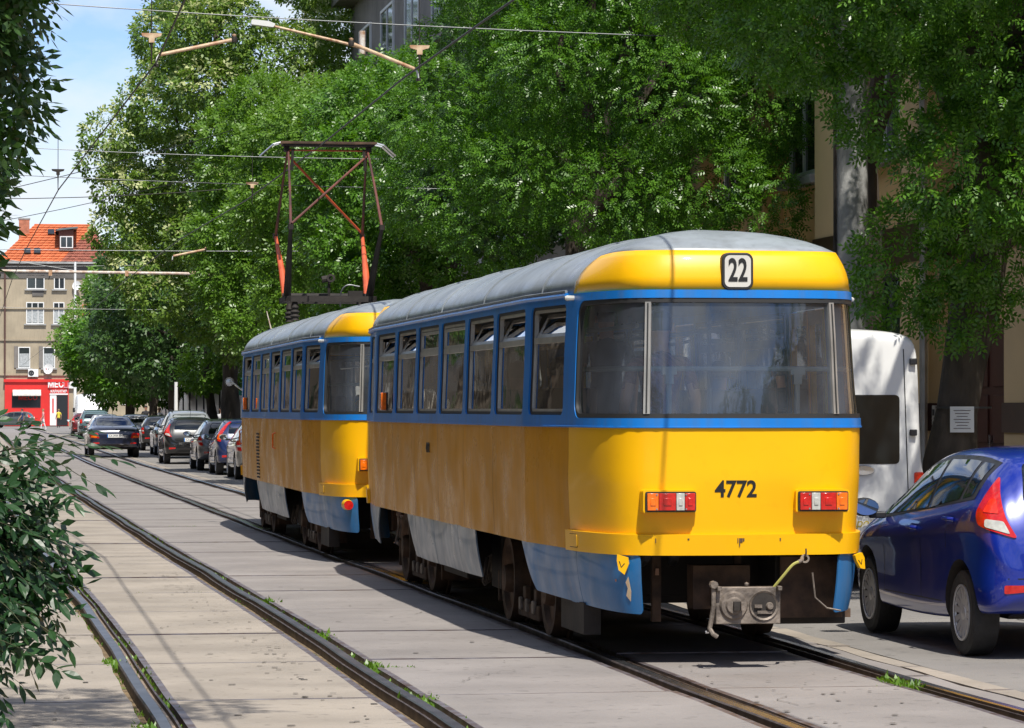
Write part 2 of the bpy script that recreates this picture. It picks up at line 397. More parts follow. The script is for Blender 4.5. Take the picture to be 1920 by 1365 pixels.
# pavements with kerb stones
def pavement(x0, x1, kx, label):
    g = MB(); a, b = min(x0, x1), max(x0, x1)
    g.add([(a, -40, 0.115), (b, -40, 0.115), (b, 289, 0.115), (a, 289, 0.115), (a, -40, -0.15), (b, -40, -0.15), (b, 289, -0.15), (a, 289, -0.15)],
          [(0, 1, 2, 3), (0, 4, 5, 1), (1, 5, 6, 2), (2, 6, 7, 3), (3, 7, 4, 0)], PAVE)
    p = props(g.obj('pavement', smooth=0), label, kind='structure')
    k = MB(); k.box((0, 0, 0), (0.16, 0.985, 0.26), KERBM); me = k.obj('kerb_stone', mesh_only=True, smooth=0)
    for i in range(70):
        o = link('kerb_stone', me, p); o.location = (kx, 14 + i, -0.01 + 0.004 * (i % 3)); o.rotation_euler = (0, 0, R((i * 37 % 5 - 2) * 0.15))
    k = MB(); k.box((kx, 187, -0.01), (0.16, 206, 0.255), KERBM); k.box((kx, -13, -0.01), (0.16, 53, 0.255), KERBM)
    props(k.obj('kerb', p, smooth=0), kind='stuff')
    return p
PR = pavement(9.12, 14.2, 9.03, 'right pavement under the street trees')
pavement(-9.0, -3.85, -3.76, 'left pavement')

# tram track: dirt bed, four grooved rails, concrete slabs with steel edges
g = MB(); strip(g, -0.62, 6.38, YS, -0.045, DIRT)
track = props(g.obj('tram_track', smooth=0), kind='structure')
rail_prof = lambda sg: [(-.065 * sg, -.05), (-.065 * sg, .012), (-.055 * sg, .020), (.005 * sg, .022), (.012 * sg, .015), (.014 * sg, -.018), (.048 * sg, -.018), (.050 * sg, .008), (.064 * sg, .008), (.064 * sg, -.05)]
RY = [10 + 0.8 * i for i in range(80)] + [74 + 3 * i for i in range(9)] + [101 + 6 * i for i in range(32)] + [-30]
RY = sorted(RY)
for n, rx in enumerate(RAILS):
    sg = 1 if n % 2 == 0 else -1; pr = rail_prof(sg); g = MB()
    vs = []; fs = []; ms = []
    for y in RY:
        sx = rx + shift(y) + (wob(y, n // 2) if y > 8 else 0); dz = 0.006 * sin(y * 0.7 + n)
        vs += [(sx + p[0], y, p[1] + dz) for p in pr]
    npf = len(pr); RTM = RAILTOP if n < 2 else RAILPOL
    mm = [RAILSIDE, RAILSIDE, RTM, RTM, RAILSIDE, GROOVE, RAILSIDE, RAILSIDE, RAILSIDE]
    for i in range(len(RY) - 1):
        for k in range(npf - 1):
            g.f.append((i * npf + k, i * npf + k + 1, (i + 1) * npf + k + 1, (i + 1) * npf + k)); g.m.append(g.mi(mm[k]))
    g.v = vs; g.obj('rail', track, smooth=0)

def slab(x0, x1, y0, y1, m, z, tilt, el, er):
    g = MB(); ny = 4; ew = 0.045
    xs = [x0] + ([x0 + ew] if el else []) + ([x1 - ew] if er else []) + [x1]
    yy = [y0, y0 + 0.03] + [y0 + (y1 - y0) * k / ny for k in range(1, ny)] + [y1 - 0.03, y1]
    vs = []
    rag = random.random
    for j, y in enumerate(yy):
        for i, x in enumerate(xs):
            jx = 0
            if (i == 0 and not el) or (i == len(xs) - 1 and not er): jx = (rag() - .5) * 0.035
            vs.append((x + shift(y) + jx + (wob(y) * .6), y, z + tilt * (x - x0) + 0.002 * sin(y * 3)))
    nx = len(xs); fs = []; mi = []
    for j in range(len(yy) - 1):
        for i in range(nx - 1):
            fs.append((j * nx + i, j * nx + i + 1, (j + 1) * nx + i + 1, (j + 1) * nx + i))
            st = (el and i == 0) or (er and i == nx - 2) or j == 0 or j == len(yy) - 2
            mi.append(STEELE if st else m)
    n0 = len(vs); ring = [j * nx for j in range(len(yy))][::-1] + list(range(nx)) + [j * nx + nx - 1 for j in range(len(yy))] + [(len(yy) - 1) * nx + i for i in range(nx)][::-1]
    seen = []; 
    for r_ in ring:
        if not seen or seen[-1] != r_: seen.append(r_)
    if seen[0] == seen[-1]: seen.pop()
    low = [(vs[r_][0], vs[r_][1], -0.08) for r_ in seen]; vs += low
    for k in range(len(seen)):
        fs.append((seen[k], n0 + k, n0 + (k + 1) % len(seen), seen[(k + 1) % len(seen)])); mi.append(STEELE if (el or er) else m)
    for f, q in zip(fs, mi): g.f.append(f); g.m.append(g.mi(q))
    g.v = vs; return g
cols = [(-0.60, 0.98, CONC, False, False), (1.205, 2.45, CONC, True, True), (2.74, 4.31, CONC2, True, True), (4.56, 5.80, CONC2, True, True), (6.02, 6.19, CONC2, False, False), (6.21, 6.37, CONC, False, False)]
for ci, (x0, x1, m, el, er) in enumerate(cols):
    y = 8.35 + (0.0 if ci < 2 else (0.15, 0.4, 1.1, 2.0)[ci - 2]); k = 0
    while y < 74:
        ln = 2.95 if ci != 5 else 1.95
        s = slab(x0, x1, y + 0.012, y + ln - 0.012, m, 0.0 + 0.004 * math.sin(k * 2.1 + ci), 0.002 * math.sin(k * 1.3 + ci * 2), el, er)
        s.obj('slab', track, smooth=0, fix=False); y += ln; k += 1
    far = MB(); yf = y
    while y < 290:
        ln = 2.95; s = slab(x0, x1, y + 0.02, y + ln - 0.02, m, 0, 0, el, er)
        for vv, ff, mm_ in [(s.v, s.f, s.m)]:
            n0 = len(far.v); far.v += vv
            for f_, q in zip(ff, mm_): far.f.append(tuple(n0 + a for a in f_)); far.m.append(far.mi(s.mats[q]))
        y += ln
    props(far.obj('far_slabs', track, smooth=0, fix=False), kind='stuff')
    near = MB(); y = 8.35 - 0.03
    while y > -38:
        s = slab(x0, x1, y - 2.93, y, m, 0, 0, el, er); n0 = len(near.v); near.v += s.v
        for f_, q in zip(s.f, s.m): near.f.append(tuple(n0 + a for a in f_)); near.m.append(near.mi(s.mats[q]))
        y -= 2.95
    props(near.obj('near_slabs', track, smooth=0, fix=False), kind='stuff')

# weeds in the gaps beside the rails
def quads_mesh(name, V, mats, midx=None, parent=None, shape=None):
    n = V.shape[0]; k = V.shape[1]
    me = bpy.data.meshes.new(name); me.vertices.add(n * k); me.vertices.foreach_set('co', V.astype(np.float32).ravel())
    me.loops.add(n * k); me.loops.foreach_set('vertex_index', np.arange(n * k, dtype=np.int32))
    me.polygons.add(n); me.polygons.foreach_set('loop_start', np.arange(0, n * k, k, dtype=np.int32)); me.polygons.foreach_set('loop_total', np.full(n, k, dtype=np.int32))
    for m in mats: me.materials.append(m)
    if midx is not None: me.polygons.foreach_set('material_index', midx.astype(np.int32))
    me.update(calc_edges=True); me.validate()
    return link(name, me, parent)
def tufts(spots, per, size):
    out = []
    for (x, y, z, s) in spots:
        for k in range(per):
            a = rng.uniform(0, 2 * pi); t = rng.uniform(0.2, 1.0); l = size * s * rng.uniform(.5, 1.2)
            p = np.array([x + rng.normal(0, .03 * s), y + rng.normal(0, .10 * s), z]); d = np.array([cos(a) * t, sin(a) * t, 1.0]); d /= np.linalg.norm(d)
            sd_ = np.array([-sin(a), cos(a), 0]) * l * 0.16
            out.append([p, p + d * l * .5 + sd_, p + d * l + np.array([0, 0, -.25 * l * t]), p + d * l * .5 - sd_])
    return np.array(out)
sp = []
wr = random.Random(3)
def gap_spots(x, y0, y1, n, smin=.4, smax=1.2):
    for _ in range(n):
        y = wr.uniform(y0, y1); sp.append((x + shift(y) + wob(y) + wr.uniform(-.012, .012), y, -0.04, wr.uniform(smin, smax)))
gap_spots(2.70, 15, 40, 60); gap_spots(2.69, 40, 75, 40); gap_spots(1.18, 18, 40, 70); gap_spots(2.475, 18, 34, 14, .3, .7)
gap_spots(1.0, 17, 30, 24); gap_spots(6.20, 18, 60, 40, .2, .6); gap_spots(6.38, 20, 60, 46, .25, .6); gap_spots(4.5, 40, 110, 60, .5, 1.0); gap_spots(5.9, 60, 120, 40, .5, .9)
for cx, cy in ((2.72, 19.9), (2.72, 22.7), (2.72, 25.6), (1.0, 18.5), (1.0, 23.2), (5.84, 20.6), (5.86, 20.9), (2.70, 16.9), (2.73, 30.5)):
    for _ in range(7): sp.append((cx + wr.uniform(-.03, .03), cy + wr.uniform(-.2, .2), -0.03, wr.uniform(.9, 1.5)))
for cy, xa, xb, n in ((32.0, 1.5, 1.8, 9), (32.05, 2.1, 2.45, 10), (38.0, 1.5, 2.0, 8), (43.8, 2.9, 3.3, 14), (29.0, 2.8, 3.1, 9), (22.6, 2.78, 3.0, 12), (50, 3.0, 3.8, 20)):
    for _ in range(n): sp.append((wr.uniform(xa, xb) + shift(cy), cy + wr.uniform(-.02, .02), -0.02, wr.uniform(.3, .6)))
T = tufts(sp, 12, 0.055)
w_ = quads_mesh('weeds', T, [LEAFB]); props(w_, 'small green weeds growing in the gaps beside the tram rails', 'weeds', kind='stuff')

# chisel marks and chips on the worn slabs
pm = MB(); pr_ = random.Random(5)
def mark(x, y, w, l): 
    x += shift(y); pm.add([(x, y, .0075), (x + w, y + .004, .0075), (x + w * .9, y + l, .0075), (x + w * .08, y + l, .0075)], [(0, 1, 2, 3)], PIT)
PIT = mat('chipped_concrete', (.13, .115, .10), .9, var=.5, vscale=20)
for k in range(100):
    y = pr_.uniform(17.5, 36); mark(pr_.gauss(2.12, .10), y, pr_.uniform(.015, .05), pr_.uniform(.015, .05))
for k in range(50):
    y = pr_.uniform(17.5, 34); mark(pr_.uniform(1.3, 4.25), y, pr_.uniform(.01, .05), pr_.uniform(.015, .06))
for k in range(60):
    y = pr_.uniform(17.5, 30); mark(pr_.uniform(-.1, .9), y, pr_.uniform(.01, .05), pr_.uniform(.015, .07))
for k in range(50):
    y = pr_.uniform(17.5, 24); mark(pr_.uniform(4.6, 5.7), y, pr_.uniform(.01, .04), pr_.uniform(.015, .06))
for (x, y, n_) in ((3.1, 21.2, 16), (1.5, 26.6, 12), (3.5, 27.8, 14), (.3, 22.0, 14), (4.8, 19.2, 10)):
    px, py = x, y
    for k in range(n_):
        nx_, ny_ = px + pr_.uniform(-.02, .07), py + pr_.uniform(.02, .10); s_ = shift(py)
        pm.add([(px + s_, py, .0076), (px + s_ + .006, py, .0076), (nx_ + s_ + .006, ny_, .0076), (nx_ + s_, ny_, .0076)], [(0, 1, 2, 3)], PIT); px, py = nx_, ny_
props(pm.obj('slab_chips', track, smooth=0, fix=False), kind='stuff')

# ---------------------------------------------------------------- trams
def catmull(pts, n=8):
    out = []
    P = [Vector(p) for p in pts]
    for i in range(len(P) - 1):
        p0 = P[i - 1] if i > 0 else P[0] * 2 - P[1]; p1, p2 = P[i], P[i + 1]; p3 = P[i + 2] if i + 2 < len(P) else P[-1] * 2 - P[-2]
        for k in range(n):
            t = k / n
            out.append(0.5 * ((2 * p1) + (p2 - p0) * t + (2 * p0 - 5 * p1 + 4 * p2 - p3) * t * t + (3 * p1 - p0 - 3 * p2 + p3) * t ** 3))
    out.append(P[-1]); return out
ENDC = [(-0.36, .012), (0, 0), (.36, .012), (.62, .055), (.80, .17), (.905, .40), (.972, .75), (1.0, 1.1)]
_c = [p for p in catmull(ENDC, 10) if p.x >= -1e-6]
HALF = 7.0
rear = [(-p.x, -HALF + p.y) for p in _c]
left = rear + [(-1.1, -4.6), (-1.1, 4.6)] + [(x, -y) for x, y in rear[::-1]]
_cum = [0.0]
for i in range(1, len(left)): _cum.append(_cum[-1] + (Vector(left[i]) - Vector(left[i - 1])).length)
HLEN = _cum[-1]; _cum = np.array(_cum); _lx = np.array([p[0] for p in left]); _ly = np.array([p[1] for p in left])
def P2(s):
    a = min(abs(s), HLEN); x = float(np.interp(a, _cum, _lx)); y = float(np.interp(a, _cum, _ly))
    return Vector((x if s >= 0 else -x, y))
def N2(s):
    d = 0.02; t = P2(s + d) - P2(s - d)
    if t.length < 1e-9: return Vector((0, -1))
    t.normalize(); return Vector((-t.y, t.x))      # outward for s running rear -> left -> front
def s_y(y): return float(np.interp(y, _ly, _cum))
def s_x(x): return float(np.interp(x, -_lx[:len(rear)], _cum[:len(rear)]))      # along the end curve, x>0 measured sideways
def endness(s):
    e = HALF - abs(P2(s).y); t = max(0, min(1, (1.15 - e) / 0.9)); return t * t * (3 - 2 * t)
ZW0, ZB, ZG = 0.75, 1.60, 2.53
def wall_in(s, z):
    en = endness(s)
    i = 0.0
    if z > 1.61: i += (z - 1.61) * (0.035 + 0.045 * en)
    if z < 1.25: i += (1.25 - z) * (0.03 + 0.05 * en)
    return i
def dent(s, z):
    return 0.0035 * sin(s * 2.1 + z * 3.0) * sin(z * 5 + s * .7) + 0.0022 * sin(s * 5.3 + 1.2) * cos(z * 7.1 + s) * min(1, max(0, (1.58 - z) / .12))
def WM(s, z, off=0.0):
    p = P2(s); n = N2(s); d = off - wall_in(s, z) + dent(s, z)
    return Vector((p.x + n.x * d, p.y + n.y * d, z))
def outw(c):      # outward direction test for wall sheets
    v = Vector((c.x, c.y - max(-5.9, min(5.9, c.y)), 0)); return v.normalized() if v.length > 1e-6 else Vector((1, 0, 0))
RH = 0.45
def RM(s, k):
    en = endness(s); kk = k * 0.42 if k <= 0.2 else 0.084 + (k - 0.2) * (0.916 / 0.8)
    z = ZG + RH * sqrt(max(0, 1 - (1 - k) ** 2)); k = k * (1 - en) + kk * en
    b = WM(s, ZG, 0.0); sp_ = Vector((0, max(-5.9, min(5.9, b.y)), 0))
    return Vector((b.x + (sp_.x - b.x) * k, b.y + (sp_.y - b.y) * k, z))

def text_mesh(txt, size, sx=1.0, bold=0.0, depth=0.002, space=1.0, align='CENTER', shear=0):
    c = bpy.data.curves.new('lettering', 'FONT'); c.body = txt; c.size = size; c.extrude = depth; c.offset = bold; c.align_x = align; c.align_y = 'CENTER'
    c.space_character = space; c.shear = shear; c.resolution_u = 4
    o = bpy.data.objects.new('tmp', c); COL.objects.link(o)
    dg = bpy.context.evaluated_depsgraph_get(); me = bpy.data.meshes.new_from_object(o.evaluated_get(dg))
    bpy.data.objects.remove(o); bpy.data.curves.remove(c)
    me.transform(Matrix.Diagonal((sx, 1, 1, 1)))
    return me
def lettering(name, parent, txt, loc, rot, size, m, **k):
    me = text_mesh(txt, size, **k); me.materials.clear(); me.materials.append(m); me.name = name
    o = link(name, me, parent); o.location = loc; o.rotation_euler = rot; return o

def build_tram(name, label, loc, rz, kind):
    T = thing(name, label, 'tram', loc, rz)
    # window layout
    SW = []
    for i in range(6): SW.append((-4.58 + 1.53 * i, -4.58 + 1.53 * i + 1.37, i in ((0, 1, 4, 5) if kind == 'trailer' else (0, 2, 5))))
    rearside = (-5.76, -4.76); frontside = (4.78, 5.72)
    wz0, wz1 = 1.685, 2.465
    pl = []      # (s0,s1,tilted vent,side)
    for a, b, t in [(rearside[0], rearside[1], True)] + SW + [(frontside[0], frontside[1], False)]:
        pl.append((s_y(a), s_y(b), t, 1))
    doors = [(-5.35, -4.1), (-0.65, 0.65), (4.1, 5.35)]
    rights = [(-3.95, -2.4), (-2.25, -0.8), (0.8, 2.25), (2.4, 3.95)]
    for a, b in rights: pl.append((-s_y(b), -s_y(a), False, -1))
    sE = s_y(-HALF + 0.93)      # edge of the wrap-round end window
    ends = [(-sE, sE, 0), (HLEN - sE, HLEN + sE, 1)]
    # --- wall sheets: s from -HLEN (front, right side) to HLEN; front window straddles the seam so the sheet is built in two halves
    def clipped(h, lo, hi): return [(min(hi, max(lo, p[0])), p[1]) for p in h]
    for (lo, hi) in ((0, HLEN), (-HLEN, 0)):
        sg = 1 if lo == 0 else -1
        band_out = []
        # window band outline with the end windows cut as notches at both ends
        if sg > 0: a0, a1 = 0, HLEN
        else: a0, a1 = -HLEN, 0
        def half_notch(sc, z0, z1, r, direction):
            # points of the notch edge going from bottom to top; direction +1: notch extends to +s from sc
            e = sc + direction * sE; pts = [(sc, z0)]
            for k in range(6):
                a = R(-90 + 90 * k / 5); pts.append((e - direction * r + direction * r * cos(a), z0 + r + r * sin(a)))
            for k in range(6):
                a = R(90 * k / 5); pts.append((e - direction * r + direction * r * cos(a), z1 - r + r * sin(a)))
            pts.append((sc, z1)); return pts
        rz0, rz1 = 1.665, 2.475
        nl = half_notch(a0, rz0, rz1, 0.12, 1); nr = half_notch(a1, rz0, rz1, 0.12, -1)
        outline = [(a0, ZB), (a1, ZB)] + nr + [(a1, ZG), (a0, ZG)] + nl[::-1]
        holes = [rrect(a, b, wz0, wz1, 0.06) for (a, b, t, sd_) in pl if sd_ == sg]
        if sg < 0: holes += [rrect(-s_y(b), -s_y(a), ZB + 0.001, wz1, 0.04) for a, b in doors]
        sheet('window_band', T, outline, holes, 0.10, WM, BLU, 0.011, 0.04, outw)
        low_out = [(a0, ZW0), (a1, ZW0), (a1, ZB), (a0, ZB)]
        lh = [rrect(-s_y(b), -s_y(a), ZW0 + 0.03, ZB - 0.001, 0.01) for a, b in doors] if sg < 0 else []
        # side yellow is darkened as shade and grimy, ends are cleaner: split at the crease
        c0, c1 = s_y(-5.9), s_y(5.9)
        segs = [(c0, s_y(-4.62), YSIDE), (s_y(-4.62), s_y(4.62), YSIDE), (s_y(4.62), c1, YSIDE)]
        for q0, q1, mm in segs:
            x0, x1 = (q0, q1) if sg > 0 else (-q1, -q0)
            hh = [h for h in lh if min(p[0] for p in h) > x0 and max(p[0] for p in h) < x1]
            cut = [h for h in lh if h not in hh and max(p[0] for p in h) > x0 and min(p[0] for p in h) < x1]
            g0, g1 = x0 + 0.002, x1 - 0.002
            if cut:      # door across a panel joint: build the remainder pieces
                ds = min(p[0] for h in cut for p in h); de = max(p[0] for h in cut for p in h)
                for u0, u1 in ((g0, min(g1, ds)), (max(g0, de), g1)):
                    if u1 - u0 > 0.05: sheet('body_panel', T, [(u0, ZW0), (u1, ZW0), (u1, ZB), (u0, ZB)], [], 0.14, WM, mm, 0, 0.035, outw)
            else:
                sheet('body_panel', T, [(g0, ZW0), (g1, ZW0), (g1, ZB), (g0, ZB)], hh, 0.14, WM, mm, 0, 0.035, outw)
    for sc in (0, 1):
        c0 = s_y(-5.9)
        def EP(s, z, off=0.0, sc=sc):
            if sc == 0: return WM(s, z, off)
            q = s + HLEN; return WM(q, z, off) if q <= HLEN else WM(q - 2 * HLEN, z, off)
        sheet('end_panel', T, [(-c0 + .002, ZW0), (c0 - .002, ZW0), (c0 - .002, ZB), (-c0 + .002, ZB)], [], 0.06, EP, YEL, 0, 0.035, outw, smooth=180)
    # blue belt bead below the windows
    g = MB(); N = 260
    for lo, hi in ((-HLEN, HLEN),):
        g.tube([WM(lo + (hi - lo) * k / N, 1.605, 0.011) for k in range(N + 1)], 0.007, BLU, 5)
    g.obj('belt_bead', T)
    # roof and yellow end fascias
    ks = [0, .02, .05, .09, .14, .2, .28, .38, .5, .64, .8, 1.0]
    ss = sorted(set([round(x, 4) for x in np.linspace(0, HLEN, 110)] + [round(s_y(-5.9), 4), round(s_y(5.9), 4)]))
    ss = [-x for x in ss[::-1] if x > 0] + ss
    roof = MB(); fa = MB(); fb = MB()
    for mb_ in (roof, fa, fb): mb_.v = []
    idx = {}
    def quad(mb_, cache, i, j, m):
        q = []
        for a, b in ((i, j), (i + 1, j), (i + 1, j + 1), (i, j + 1)):
            if (a, b) not in cache: cache[(a, b)] = len(mb_.v); mb_.v.append(tuple(RM(ss[a], ks[b]) + Vector((0, 0, 0.004 * sin(ss[a] * 2.4) * ks[b])))) 
            q.append(cache[(a, b)])
        if b == 0 and False: pass
        if ks[j + 1] >= 1.0: 
            # the last ring collapses on the spine; keep distinct points along the middle
            pass
        mb_.f.append(tuple(q)); mb_.m.append(mb_.mi(m))
    cr_, ca, cb = {}, {}, {}
    crease = round(s_y(-5.9), 4); crease2 = round(s_y(5.9), 4)
    for i in range(len(ss) - 1):
        mid = abs((ss[i] + ss[i + 1]) / 2)
        for j in range(len(ks) - 1):
            if ks[j + 1] <= 0.2 + 1e-6 and mid < crease: quad(fa, ca, i, j, YEL)
            elif ks[j + 1] <= 0.2 + 1e-6 and mid > crease2: quad(fb, cb, i, j, YEL)
            else: quad(roof, cr_, i, j, ROOFM)
    def fin(mb_, nm):
        me = bpy.data.meshes.new(nm); me.from_pydata(mb_.v, [], mb_.f)
        for m in mb_.mats: me.materials.append(m)
        b = bmesh.new(); b.from_mesh(me); bmesh.ops.remove_doubles(b, verts=b.verts, dist=0.0005); bmesh.ops.recalc_face_normals(b, faces=b.faces)
        if sum(f.normal.z for f in b.faces) < 0: bmesh.ops.reverse_faces(b, faces=b.faces)
        b.to_mesh(me); b.free(); me.polygons.foreach_set('use_smooth', [True] * len(me.polygons)); me.set_sharp_from_angle(angle=R(50))
        o = link(nm, me, T); mo = o.modifiers.new('thickness', 'SOLIDIFY'); mo.thickness = 0.02; mo.offset = -1; return o
    RO = fin(roof, 'roof'); fin(fa, 'end_fascia'); fin(fb, 'end_fascia')
    # roof seams: thin raised ribs across the roof
    for y in (-5.0, -2.4, 0.0, 2.4, 5.0):
        g = MB(); pts = [RM(s_y(y), k) + Vector((0, 0, .004)) for k in ks[:-1]] + [Vector((0, y, ZG + RH + .004))] + [RM(-s_y(y), k) + Vector((0, 0, .004)) for k in ks[:-1]][::-1]
        g.tube(pts, 0.007, ROOFM, 5); g.obj('roof_seam', RO)
    for sg in (1, -1):
        g = MB(); pts = [WM(sg * (s_y(-5.8) + (s_y(5.9) - s_y(-5.8)) * k / 60), ZG - 0.005, 0.022) for k in range(61)]
        g.tube(pts, 0.018, BLU, 6)
        g.tube([p + Vector((0, 0, .026)) + Vector((-0.004 * (1 if p.x < 0 else -1), 0, 0)) for p in pts], 0.012, ROOFM, 5); g.obj('rain_gutter', T)
    # side windows
    def ring(nm, par, poly, w, off, th, m, mp=WM):
        return sheet(nm, par, poly, [inset_poly(poly, w)], 0.12, mp, m, off, th, outw, smooth=30)
    for wi, (a, b, tilt, sg) in enumerate(pl):
        po = rrect(a + .001, b - .001, wz0 + .001, wz1 - .001, 0.058)
        f = ring('window', T, po, 0.022, -0.002, 0.045, RUB)
        pi_ = inset_poly(po, 0.02); ring('window_frame', f, pi_, 0.022, -0.010, 0.03, ALU)
        zb_ = wz0 + (wz1 - wz0) * 0.70
        sheet('window_rail', f, [(a + .04, zb_ - .03), (b - .04, zb_ - .03), (b - .04, zb_ + .012), (a + .04, zb_ + .012)], [], .3, WM, ALU, -0.006, 0.03, outw)
        sheet('pane', f, [(a + .038, wz0 + .038), (b - .038, wz0 + .038), (b - .038, zb_ - .028), (a + .038, zb_ - .028)], [], .3, WM, TGLASS, -0.022, 0, outw)
        vt = [(a + .05, zb_ + .012), (b - .05, zb_ + .012), (b - .05, wz1 - .05), (a + .05, wz1 - .05)]
        vm = (lambda s, z, o: WM(s, z, o - (z - zb_) * (0.5 if tilt else 0.0)))
        sheet('vent_frame', f, vt, [inset_poly(vt, 0.026)], .3, vm, ALU, -0.014, 0.02, outw)
        sheet('vent_pane', f, inset_poly(vt, 0.024), [], .3, vm, TGLASS, -0.022, 0, outw)
    # wrap-round end windows
    for sc, (e0, e1, fr) in zip((0, HLEN), ends):
        def EM(s, z, off=0.0, sc=sc, fr=fr):
            if fr == 0: return WM(s, z, off)
            ss_ = s + HLEN
            return WM(ss_, z, off) if ss_ <= HLEN else WM(ss_ - 2 * HLEN, z, off)
        po = rrect(-sE + .001, sE - .001, 1.666, 2.474, 0.119)
        f = sheet('end_window', T, po, [inset_poly(po, 0.03)], 0.10, EM, RUB, 0.006, 0.05, outw, smooth=30)
        sd_ = s_x(0.655)
        for u0, u1 in ((-sE + .028, -sd_ - .018), (-sd_ + .018, sd_ - .018), (sd_ + .018, sE - .028)):
            pp = rrect(u0, u1, 1.694, 2.446, 0.02 if abs(u0) < 1 and abs(u1) < 1 else 0.03)
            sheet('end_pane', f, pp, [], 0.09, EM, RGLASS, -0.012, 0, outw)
        for u in (-sd_, sd_):
            sheet('pillar', f, [(u - .022, 1.694), (u + .022, 1.694), (u + .022, 2.448), (u - .022, 2.448)], [], .1, EM, ALU, 0.012, 0.04, outw)
            sheet('pillar_rubber', f, [(u - .005, 1.70), (u + .005, 1.70), (u + .005, 2.44), (u - .005, 2.44)], [], .1, EM, RUB, 0.016, 0.006, outw)
    # doors on the far side
    for a, b in doors:
        u0, u1 = -s_y(b), -s_y(a)
        d = None
        for k in range(2):
            v0 = u0 + (u1 - u0) * k / 2 + .012; v1 = u0 + (u1 - u0) * (k + 1) / 2 - .012
            po = [(v0, 0.79), (v1, 0.79), (v1, 2.45), (v0, 2.45)]; ho = rrect(v0 + .07, v1 - .07, 1.0, 2.35, .04)
            d = sheet('door', T, po, [ho], .2, WM, YEL, -0.02, 0.03, outw); sheet('door_pane', d, inset_poly(ho, -.004), [], .3, WM, TGLASS, -0.03, 0, outw)
    for y in (-3.1, -1.55, 0.0, 1.55, 3.1):
        for sg in (1, -1):
            q_ = s_y(y) * sg; sheet('panel_seam', T, [(q_ - .003, ZW0 + .01), (q_ + .003, ZW0 + .01), (q_ + .003, ZB - .02), (q_ - .003, ZB - .02)], [], .2, WM, RUST, 0.0015, 0, outw)
    # interior
    g = MB()
    fl = [P2(s_y(-HALF) + (HLEN) * k / 60) for k in range(61)]
    lp = [(p.x * 0.95, p.y * 0.985, .90) for p in fl] + [(-p.x * 0.95, p.y * 0.985, .90) for p in fl[::-1]]
    n0 = 61; vs = [(p.x * .955, p.y * .985, .9) for p in fl] + [(-p.x * .955, p.y * .985, .9) for p in fl]
    g.add(vs, [(i, i + 1, n0 + i + 1, n0 + i) for i in range(60)], FLOORM); g.obj('floor', T, smooth=0)
    g = MB(); vs = [(p.x * .90, p.y * .975, 2.535) for p in fl] + [(-p.x * .90, p.y * .975, 2.535) for p in fl]
    g.add(vs, [(i, i + 1, n0 + i + 1, n0 + i) for i in range(60)], LINING); g.obj('ceiling', T, smooth=0)
    def seat(x, y, rot=0):
        g = MB(); g.box((0, 0, .0), (.42, .42, .05), SEATM); s_ = g.obj('seat', T, bevel=.015); s_.location = (x, y, 1.32); s_.rotation_euler = (0, 0, rot)
        g = MB(); g.prism([(-.21, .02), (-.17, .02), (-.235, .56), (-.275, .56)], 'x', -.2, .2, SEATM); g.obj('backrest', s_, bevel=.02)
        g = MB(); g.tube([(0, 0, 0), (0, 0, -.42)], .03, GRPOLE, 6); g.obj('seat_post', s_)
    for k in range(10): seat(-.80, -4.6 + k * 0.98)
    for k in range(3): seat(.80, -3.6 + k * 0.9)
    for k in range(3): seat(.80, 1.4 + k * 0.9)
    for y in (-3.9, -0.8, 0.8, 3.9):
        g = MB(); g.tube([(.45, y, .9), (.45, y, 2.52)], .018, GRPOLE, 8); g.obj('hand_pole', T)
    g = MB(); g.tube([(-.45, -5.6, 2.32), (-.45, 5.6, 2.32)], .016, GRPOLE, 8); g.tube([(.45, -5.6, 2.32), (.45, 5.6, 2.32)], .016, GRPOLE, 8); g.obj('ceiling_rail', T)
    # rear hand rail with fittings
    g = MB(); pts = [(-.93, -6.15, 2.0), (-.78, -6.62, 2.0), (-.45, -6.78, 2.0), (0, -6.82, 2.0), (.45, -6.78, 2.0), (.78, -6.62, 2.0), (.93, -6.15, 2.0)]
    g.tube(catmull(pts, 6), .018, GRPOLE, 8)
    for x in (-.47, .42):
        g.tube([(x, -6.78, .95), (x, -6.78, 2.0)], .02, GRPOLE, 8); g.box((x, -6.785, 1.985), (.10, .05, .05), GRPOLE); g.box((x, -6.785, 1.94), (.055, .045, .09), GRPOLE)
    g.obj('rear_hand_rail', T)
    # bumpers
    for sc in (0, 1):
        sB = s_y(-5.88)
        def BM(s, z, off=0.0, sc=sc):
            if sc == 0: return WM(s, z, off)
            q = s + HLEN; return WM(q, z, off) if q <= HLEN else WM(q - 2 * HLEN, z, off)
        bp_ = sheet('bumper', T, [(-sB, .745), (sB, .745), (sB, .885), (-sB, .885)], [], .06, BM, YEL, 0.032, 0.03, outw)
        if sc == 0:
            for sg in (1, -1):
                hs = rrect(min(sg * (sB - .12), sg * (sB - .32)), max(sg * (sB - .12), sg * (sB - .32)), .775, .86, .015)
                sheet('bumper_hatch', bp_, hs, [], .1, BM, YEL, 0.037, 0.012, outw)
                sheet('hatch_joint', bp_, inset_poly(hs, -.005), [hs], .1, BM, RUST, 0.0335, 0.002, outw)
            g = MB()
            for (q, w, h) in ((0.02, .018, .028), (0.032, .007, .055), (0.004, .009, .02), (0.044, .006, .03), (-.25, .008, .02), (.38, .012, .012), (.60, .006, .03)):
                p = BM(q, .85, .033); g.box((p.x, p.y - .0005, .86 - h / 2), (w, .003, h), RUST)
            props(g.obj('rust_chip', bp_, smooth=0), kind='stuff')
